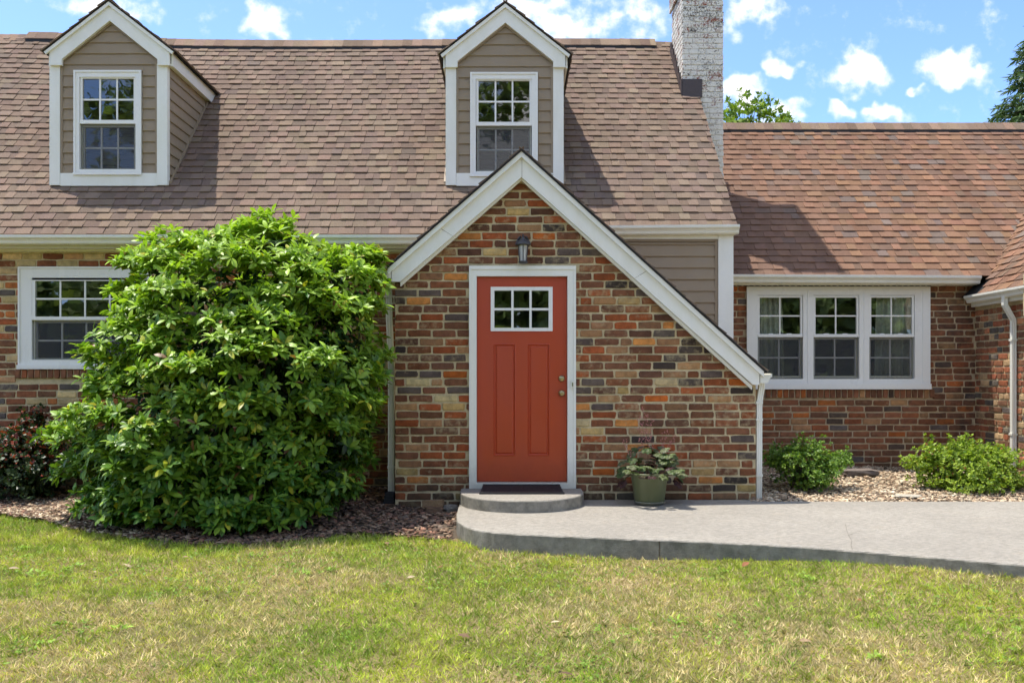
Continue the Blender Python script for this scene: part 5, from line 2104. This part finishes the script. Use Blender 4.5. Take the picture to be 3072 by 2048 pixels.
# trees behind the house
def broadleaf(loc, h, crown, label):
    t_ = tag(empty('broadleaf_tree', loc), label, 'tree')
    mb = MB()
    rr = random.Random(5)
    pr = Vector((0, 0, 0))
    for k in range(6):
        cur = Vector((rr.uniform(-.06, .06), rr.uniform(-.06, .06), h * .78 * (k + 1) / 6))
        mb.tube(pr, cur, .16 * (1 - k / 7), .16 * (1 - (k + 1) / 7), 8)
        pr = cur
    ends = []
    for i in range(26):
        z = h * rr.uniform(.45, .8)
        a = rr.uniform(0, 6.28)
        R_ = crown * rr.uniform(.35, .9)
        tgt = Vector((R_ * math.cos(a), R_ * math.sin(a), min(z + rr.uniform(.6, 1.6), h - .2 - R_ * .6)))
        mb.tube((0, 0, z), tgt, .035, .012, 5)
        ends.append(tgt)
        for j in range(5):
            q = Vector((0, 0, z)).lerp(tgt, rr.uniform(.4, 1))
            e_ = q + Vector((rr.uniform(-.5, .5), rr.uniform(-.5, .5), rr.uniform(.1, .5)))
            mb.tube(q, e_, .010, .005, 4)
            ends.append(e_)
    for j in range(26):
        a = rr.uniform(0, 6.28)
        R_ = crown * .75 * math.sqrt(rr.random())
        e_ = Vector((R_ * math.cos(a), R_ * math.sin(a), h - .1 - .75 * R_ * R_ / crown * 1.6 + rr.uniform(-.25, .0)))
        mb.tube(e_ * .6 + Vector((0, 0, h * .3)), e_, .012, .005, 4)
        ends.append(e_)
    place(mb, 'trunk', M['bark'], t_)
    E = np.array([e_[:] for e_ in ends])
    P, Nn = np.repeat(E, 5, 0) + nr.normal(0, .15, (len(E) * 5, 3)), unit(nr.normal(size=(len(E) * 5, 3)) + np.array([0, 0, .6]))

    def bc(P, n, i):
        t = np.clip(nr.normal(.5, .3, n), 0, 1)[:, None]
        return ((1 - t) * np.array([.09, .17, .02]) + t * np.array([.28, .38, .04])) * nr.uniform(.7, 1.2, (n, 1))
    D, NN, PP, S, CC = whorls(P, Nn, 8, (.08, .16), (.5, 1.6), bc, .4, .4)
    S[:, 0] *= .95
    V, Fq, co = scatter(SM_V, SM_F, frames(D, NN), PP, S, CC)
    link('crown', np_mesh('crown', V, Fq, co, M['leaf2']), t_, kind='stuff')


yt = 24.0
broadleaf((PX(2243, yt), yt, -.0), PZ(290, yt) + .1, 1.15, 'light green treetop rising behind the chimney and lower roof ridge')
broadleaf((PX(2345, 27), 27, 0), PZ(352, 27) , .9, 'low treetop just right of the taller green treetop behind the roof')


def conifer(loc, h, r0, label):
    t_ = tag(empty('conifer_tree', loc), label, 'tree')
    mb = MB()
    mb.tube((0, 0, 0), (0, 0, h), .22, .02, 8)
    rr = random.Random(9)
    P, Dd = [], []
    z = h * .25
    while z < h - .1:
        f = 1 - (z - h * .1) / (h * .9)
        nb = 9
        for i in range(nb):
            a = rr.uniform(0, 6.28)
            L = r0 * f * rr.uniform(.7, 1.12) + .12
            e_ = Vector((L * math.cos(a), L * math.sin(a), z + L * .12 - .25 * L * L / r0))
            mb.tube((0, 0, z), e_, .02, .006, 4)
            n_ = max(5, int(L * 16))
            for j in range(n_):
                t = (j + 1) / n_
                q = Vector((0, 0, z)).lerp(e_, t) + Vector((0, 0, .12 * L * math.sin(t * 3)))
                for s in range(3):
                    P.append(q[:])
                    sd2 = Vector((-math.sin(a), math.cos(a), 0)) * rr.uniform(-1, 1)
                    Dd.append((Vector((math.cos(a) * .7, math.sin(a) * .7, rr.uniform(-1.1, .1))) + sd2)[:])
        z += .16 + .1 * f
    place(mb, 'trunk', M['bark'], t_)
    P, Dd = np.array(P), np.array(Dd)
    n = len(P)
    c = (np.array([.055, .095, .042]) * nr.uniform(.6, 1.3, (n, 1)) + np.array([.05, .08, .015]) * nr.random((n, 1)))
    L = nr.uniform(.16, .36, n)
    V, Fq, co = scatter(SM_V, SM_F, frames(Dd, nr.normal(size=(n, 3))), P, np.stack([L * .32, L, L], 1), c)
    link('crown', np_mesh('crown', V, Fq, co, M['leaf2']), t_, kind='stuff')


conifer((PX(3122, 28), 28, 0), PZ(40, 28), 4.2, 'dark green conifer behind the roof at the right edge of the picture')

# wood across the road, seen in the window panes
n = 26000
tx = nr.uniform(-45, 45, n)
tops = 9 + 3.0 * np.sin(tx * .35) + 2.0 * np.sin(tx * .9 + 1) + 1.2 * np.sin(tx * 2.1)
hz = nr.random(n) ** .85
P = np.stack([tx, -27 - 4 * nr.random(n), .3 + tops * hz], 1)
m = 5200                                    # two taller, open crowns
ctr = np.array([(-20.5, -27, 15.0), (-22.5, -29, 11.5), (-.5, -27, 15.5), (2.0, -29, 12), (-1.5, -28, 18.5), (-18.5, -28, 17.5), (1.8, -27, 17)])[nr.integers(0, 7, m)]
q = unit(nr.normal(size=(m, 3))) * nr.uniform(.3, 1.0, (m, 1)) * np.array([2.3, 1.5, 1.5])
P = np.concatenate([P, ctr + np.round(q * 1.6) / 1.6 + nr.normal(0, .22, (m, 3))])
n += m
c = np.array([.20, .27, .09]) * nr.uniform(.35, 1.9, (n, 1))
L = nr.uniform(.25, .6, n) + .7 * (P[:, 2] < 7.0)
V, Fq, co = scatter(SM_V, SM_F, frames(nr.normal(size=(n, 3)), nr.normal(size=(n, 3))), P, L, c)
wood = link('far_wood', np_mesh('far_wood', V, Fq, co, M['leaf2']))
tag(wood, 'green wood across the road mirrored in the window panes', 'trees', kind='stuff')

# ------------------------------------------------------------------ grass
def is_lawn(x, y):
    lim = np.where(x < -.17, np.interp(x, BED_X, BED_Y), np.interp(x, PAT_X, PAT_Y))
    lim = np.where((x >= -.17) & (x < -.1), np.minimum(lim, 7.3), lim)
    return y < lim - .01 + .03 * np.sin(x * 23) * np.sin(x * 7.3)


def vnoise(x, y, s, seed):
    r2 = np.random.default_rng(seed)
    g = r2.random((64, 64))
    fx, fy = (x * s) % 64, (y * s) % 64
    i, j = fx.astype(int), fy.astype(int)
    u, v_ = fx - i, fy - j
    u, v_ = u * u * (3 - 2 * u), v_ * v_ * (3 - 2 * v_)
    i1, j1 = (i + 1) % 64, (j + 1) % 64
    return (g[i, j] * (1 - u) + g[i1, j] * u) * (1 - v_) + (g[i, j1] * (1 - u) + g[i1, j1] * u) * v_


def fbm(x, y, s, seed):
    return (vnoise(x, y, s, seed) + .5 * vnoise(x, y, s * 2.1, seed + 1) + .25 * vnoise(x, y, s * 4.3, seed + 2)) / 1.75


def dry(x, y):
    d = fbm(x + 20, y + 20, 1.1, 3)
    return np.clip((d - .44) * 4.0 + (6.1 - y) * .30 + .07 * np.clip(x, -2, 2), 0, 1)


n = 330000
gx_ = nr.uniform(-5.2, 5.2, n)
gy_ = 3.6 + (9.1 - 3.6) * nr.random(n) ** 1.25
ok = is_lawn(gx_, gy_) & (np.abs(gx_) < gy_ * .60 + .35)
ok &= nr.random(n) < .25 + 1.3 * fbm(gx_ + 2, gy_ + 7, 9.0, 61)          # thin and thick tufts
gx_, gy_ = gx_[ok], gy_[ok]
n = len(gx_)
dr = dry(gx_, gy_)
clump = fbm(gx_ + 9, gy_ + 31, 5.0, 17)
tuft = fbm(gx_ + 1, gy_ + 3, 14.0, 23)
hgt = nr.uniform(.016, .04, n) * (.4 + .8 * clump + .7 * tuft) * (1 + .45 * sm(6.6, 7.4, gy_))
ta = 6.283 * vnoise(gx_, gy_, 16.0, 71) * 2
a = ta + nr.normal(0, .9, n)
lean = nr.uniform(.3, 2.0, n)
d = np.stack([np.cos(a) * lean, np.sin(a) * lean, np.ones(n)], 1)
nn = np.stack([nr.normal(0, .7, n), nr.normal(0, .7, n) - .5, nr.normal(.6, .5, n)], 1)
isdry = nr.random(n) < np.clip(.06 + .62 * dr + .45 * (vnoise(gx_, gy_, 22.0, 5) - .5), 0, .9)
g1 = np.array([.20, .31, .035]) + (np.array([.46, .495, .065]) - np.array([.20, .31, .035])) * np.clip(fbm(gx_, gy_, 2.2, 8) * 1.7 - .35 + nr.normal(0, .25, n), 0, 1)[:, None]
g2 = np.array([.48, .37, .16]) + (np.array([.70, .58, .32]) - np.array([.48, .37, .16])) * nr.random((n, 1))
cc = np.where(isdry[:, None], g2, g1) * nr.uniform(.7, 1.25, (n, 1)) * (.65 + .92 * vnoise(gx_, gy_, 19.0, 91))[:, None]
BL_V = np.array([(-.5, 0, 0), (.5, 0, 0), (.36, .55, .05), (-.36, .55, .05), (.03, 1, .2), (-.03, 1, .2)], float)
BL_F = np.array([(0, 1, 2, 3), (3, 2, 4, 5)])
wd = nr.uniform(.0028, .0062, n)
V, Fq, co = scatter(BL_V, BL_F, frames(d, nn), np.stack([gx_, gy_, lawn_z(gx_, gy_) - .012], 1), np.stack([wd, hgt, hgt], 1), cc)
gr = link('grass', np_mesh('grass', V, Fq, co, M['grass']))
tag(gr, 'short patchy lawn grass, green near the house and dry in front', 'grass', kind='stuff')

# broad-leaved weeds and clover in the lawn
n = 9000
gx_ = nr.uniform(-5, 5, n)
gy_ = 3.7 + 5 * nr.random(n)
wn = fbm(gx_ + 3, gy_ + 5, 1.9, 41)
ok = is_lawn(gx_, gy_ + .03) & (wn > .60) & (np.abs(gx_) < gy_ * .6 + .3)
gx_, gy_ = gx_[ok], gy_[ok]
n = len(gx_)
P = np.stack([gx_, gy_, lawn_z(gx_, gy_) + .004], 1)
P = np.repeat(P, 3, 0) + nr.normal(0, .012, (n * 3, 3)) * np.array([1, 1, .15])
n = len(P)
a = nr.random(n) * 6.283
D = np.stack([np.cos(a), np.sin(a), nr.uniform(.1, .9, n)], 1)
NN = np.stack([nr.normal(0, .3, n), nr.normal(0, .3, n), np.ones(n)], 1)
L = nr.uniform(.012, .034, n)
c = np.array([.17, .27, .035]) * nr.uniform(.7, 1.5, (n, 1))
V, Fq, co = scatter(SM_V, SM_F, frames(D, NN), P, np.stack([L * .95, L, L], 1), c)
cl_ = link('clover', np_mesh('clover', V, Fq, co, M['grass']))
tag(cl_, 'broad-leaved clover and weeds in patches in the lawn', 'weeds', kind='stuff')

# larger weed rosettes and longer tufts
n = 26
wx, wy = nr.uniform(-4.2, 4.4, n * 3), 4.1 + 3.4 * nr.random(n * 3)
ok = is_lawn(wx, wy + .05) & (fbm(wx + 3, wy + 5, 1.9, 41) > .47)
wx, wy = wx[ok][:n], wy[ok][:n]
k = 16
P = np.repeat(np.stack([wx, wy, lawn_z(wx, wy)], 1), k, 0) + nr.normal(0, .03, (len(wx) * k, 3)) * np.array([1, 1, 0])
n = len(P)
a = nr.random(n) * 6.283
D = np.stack([np.cos(a), np.sin(a), nr.uniform(.15, 1.0, n)], 1)
NN = np.stack([nr.normal(0, .3, n), nr.normal(0, .3, n), np.ones(n)], 1)
L = nr.uniform(.02, .055, n)
c = np.array([.24, .37, .045]) * nr.uniform(.7, 1.4, (n, 1))
V, Fq, co = scatter(LEAF_V, LEAF_F, frames(D, NN), P, np.stack([L * nr.uniform(.5, 1.1, n), L, L], 1), c)
wd_ = link('lawn_weeds', np_mesh('lawn_weeds', V, Fq, co, M['grass'], True))
tag(wd_, 'leafy green weed rosettes scattered in the lawn', 'weeds', kind='stuff')

# fallen leaves and twigs on the grass
n = 48
gx_ = nr.uniform(-4.5, 4.5, n * 3)
gy_ = 4 + 3.6 * nr.random(n * 3)
ok = is_lawn(gx_, gy_)
gx_, gy_ = gx_[ok][:n], gy_[ok][:n]
n = len(gx_)
P = np.stack([gx_, gy_, lawn_z(gx_, gy_) + .018], 1)
a = nr.random(n) * 6.283
D = np.stack([np.cos(a), np.sin(a), nr.normal(0, .15, n)], 1)
NN = np.stack([nr.normal(0, .4, n), nr.normal(0, .4, n), np.ones(n)], 1)
L = nr.uniform(.03, .085, n)
c = np.array([(.22, .09, .04), (.32, .22, .12), (.16, .10, .055), (.40, .31, .19)])[nr.integers(0, 4, n)] * nr.uniform(.7, 1.2, (n, 1))
V, Fq, co = scatter(LEAF_V, LEAF_F, frames(D, NN), P, np.stack([L * nr.uniform(.6, 1.5, n), L, L], 1), c)
fl = link('fallen_leaves', np_mesh('fallen_leaves', V, Fq, co, M['chip'], True))
tag(fl, 'dry brown fallen leaves scattered on the lawn', 'leaves', kind='stuff')
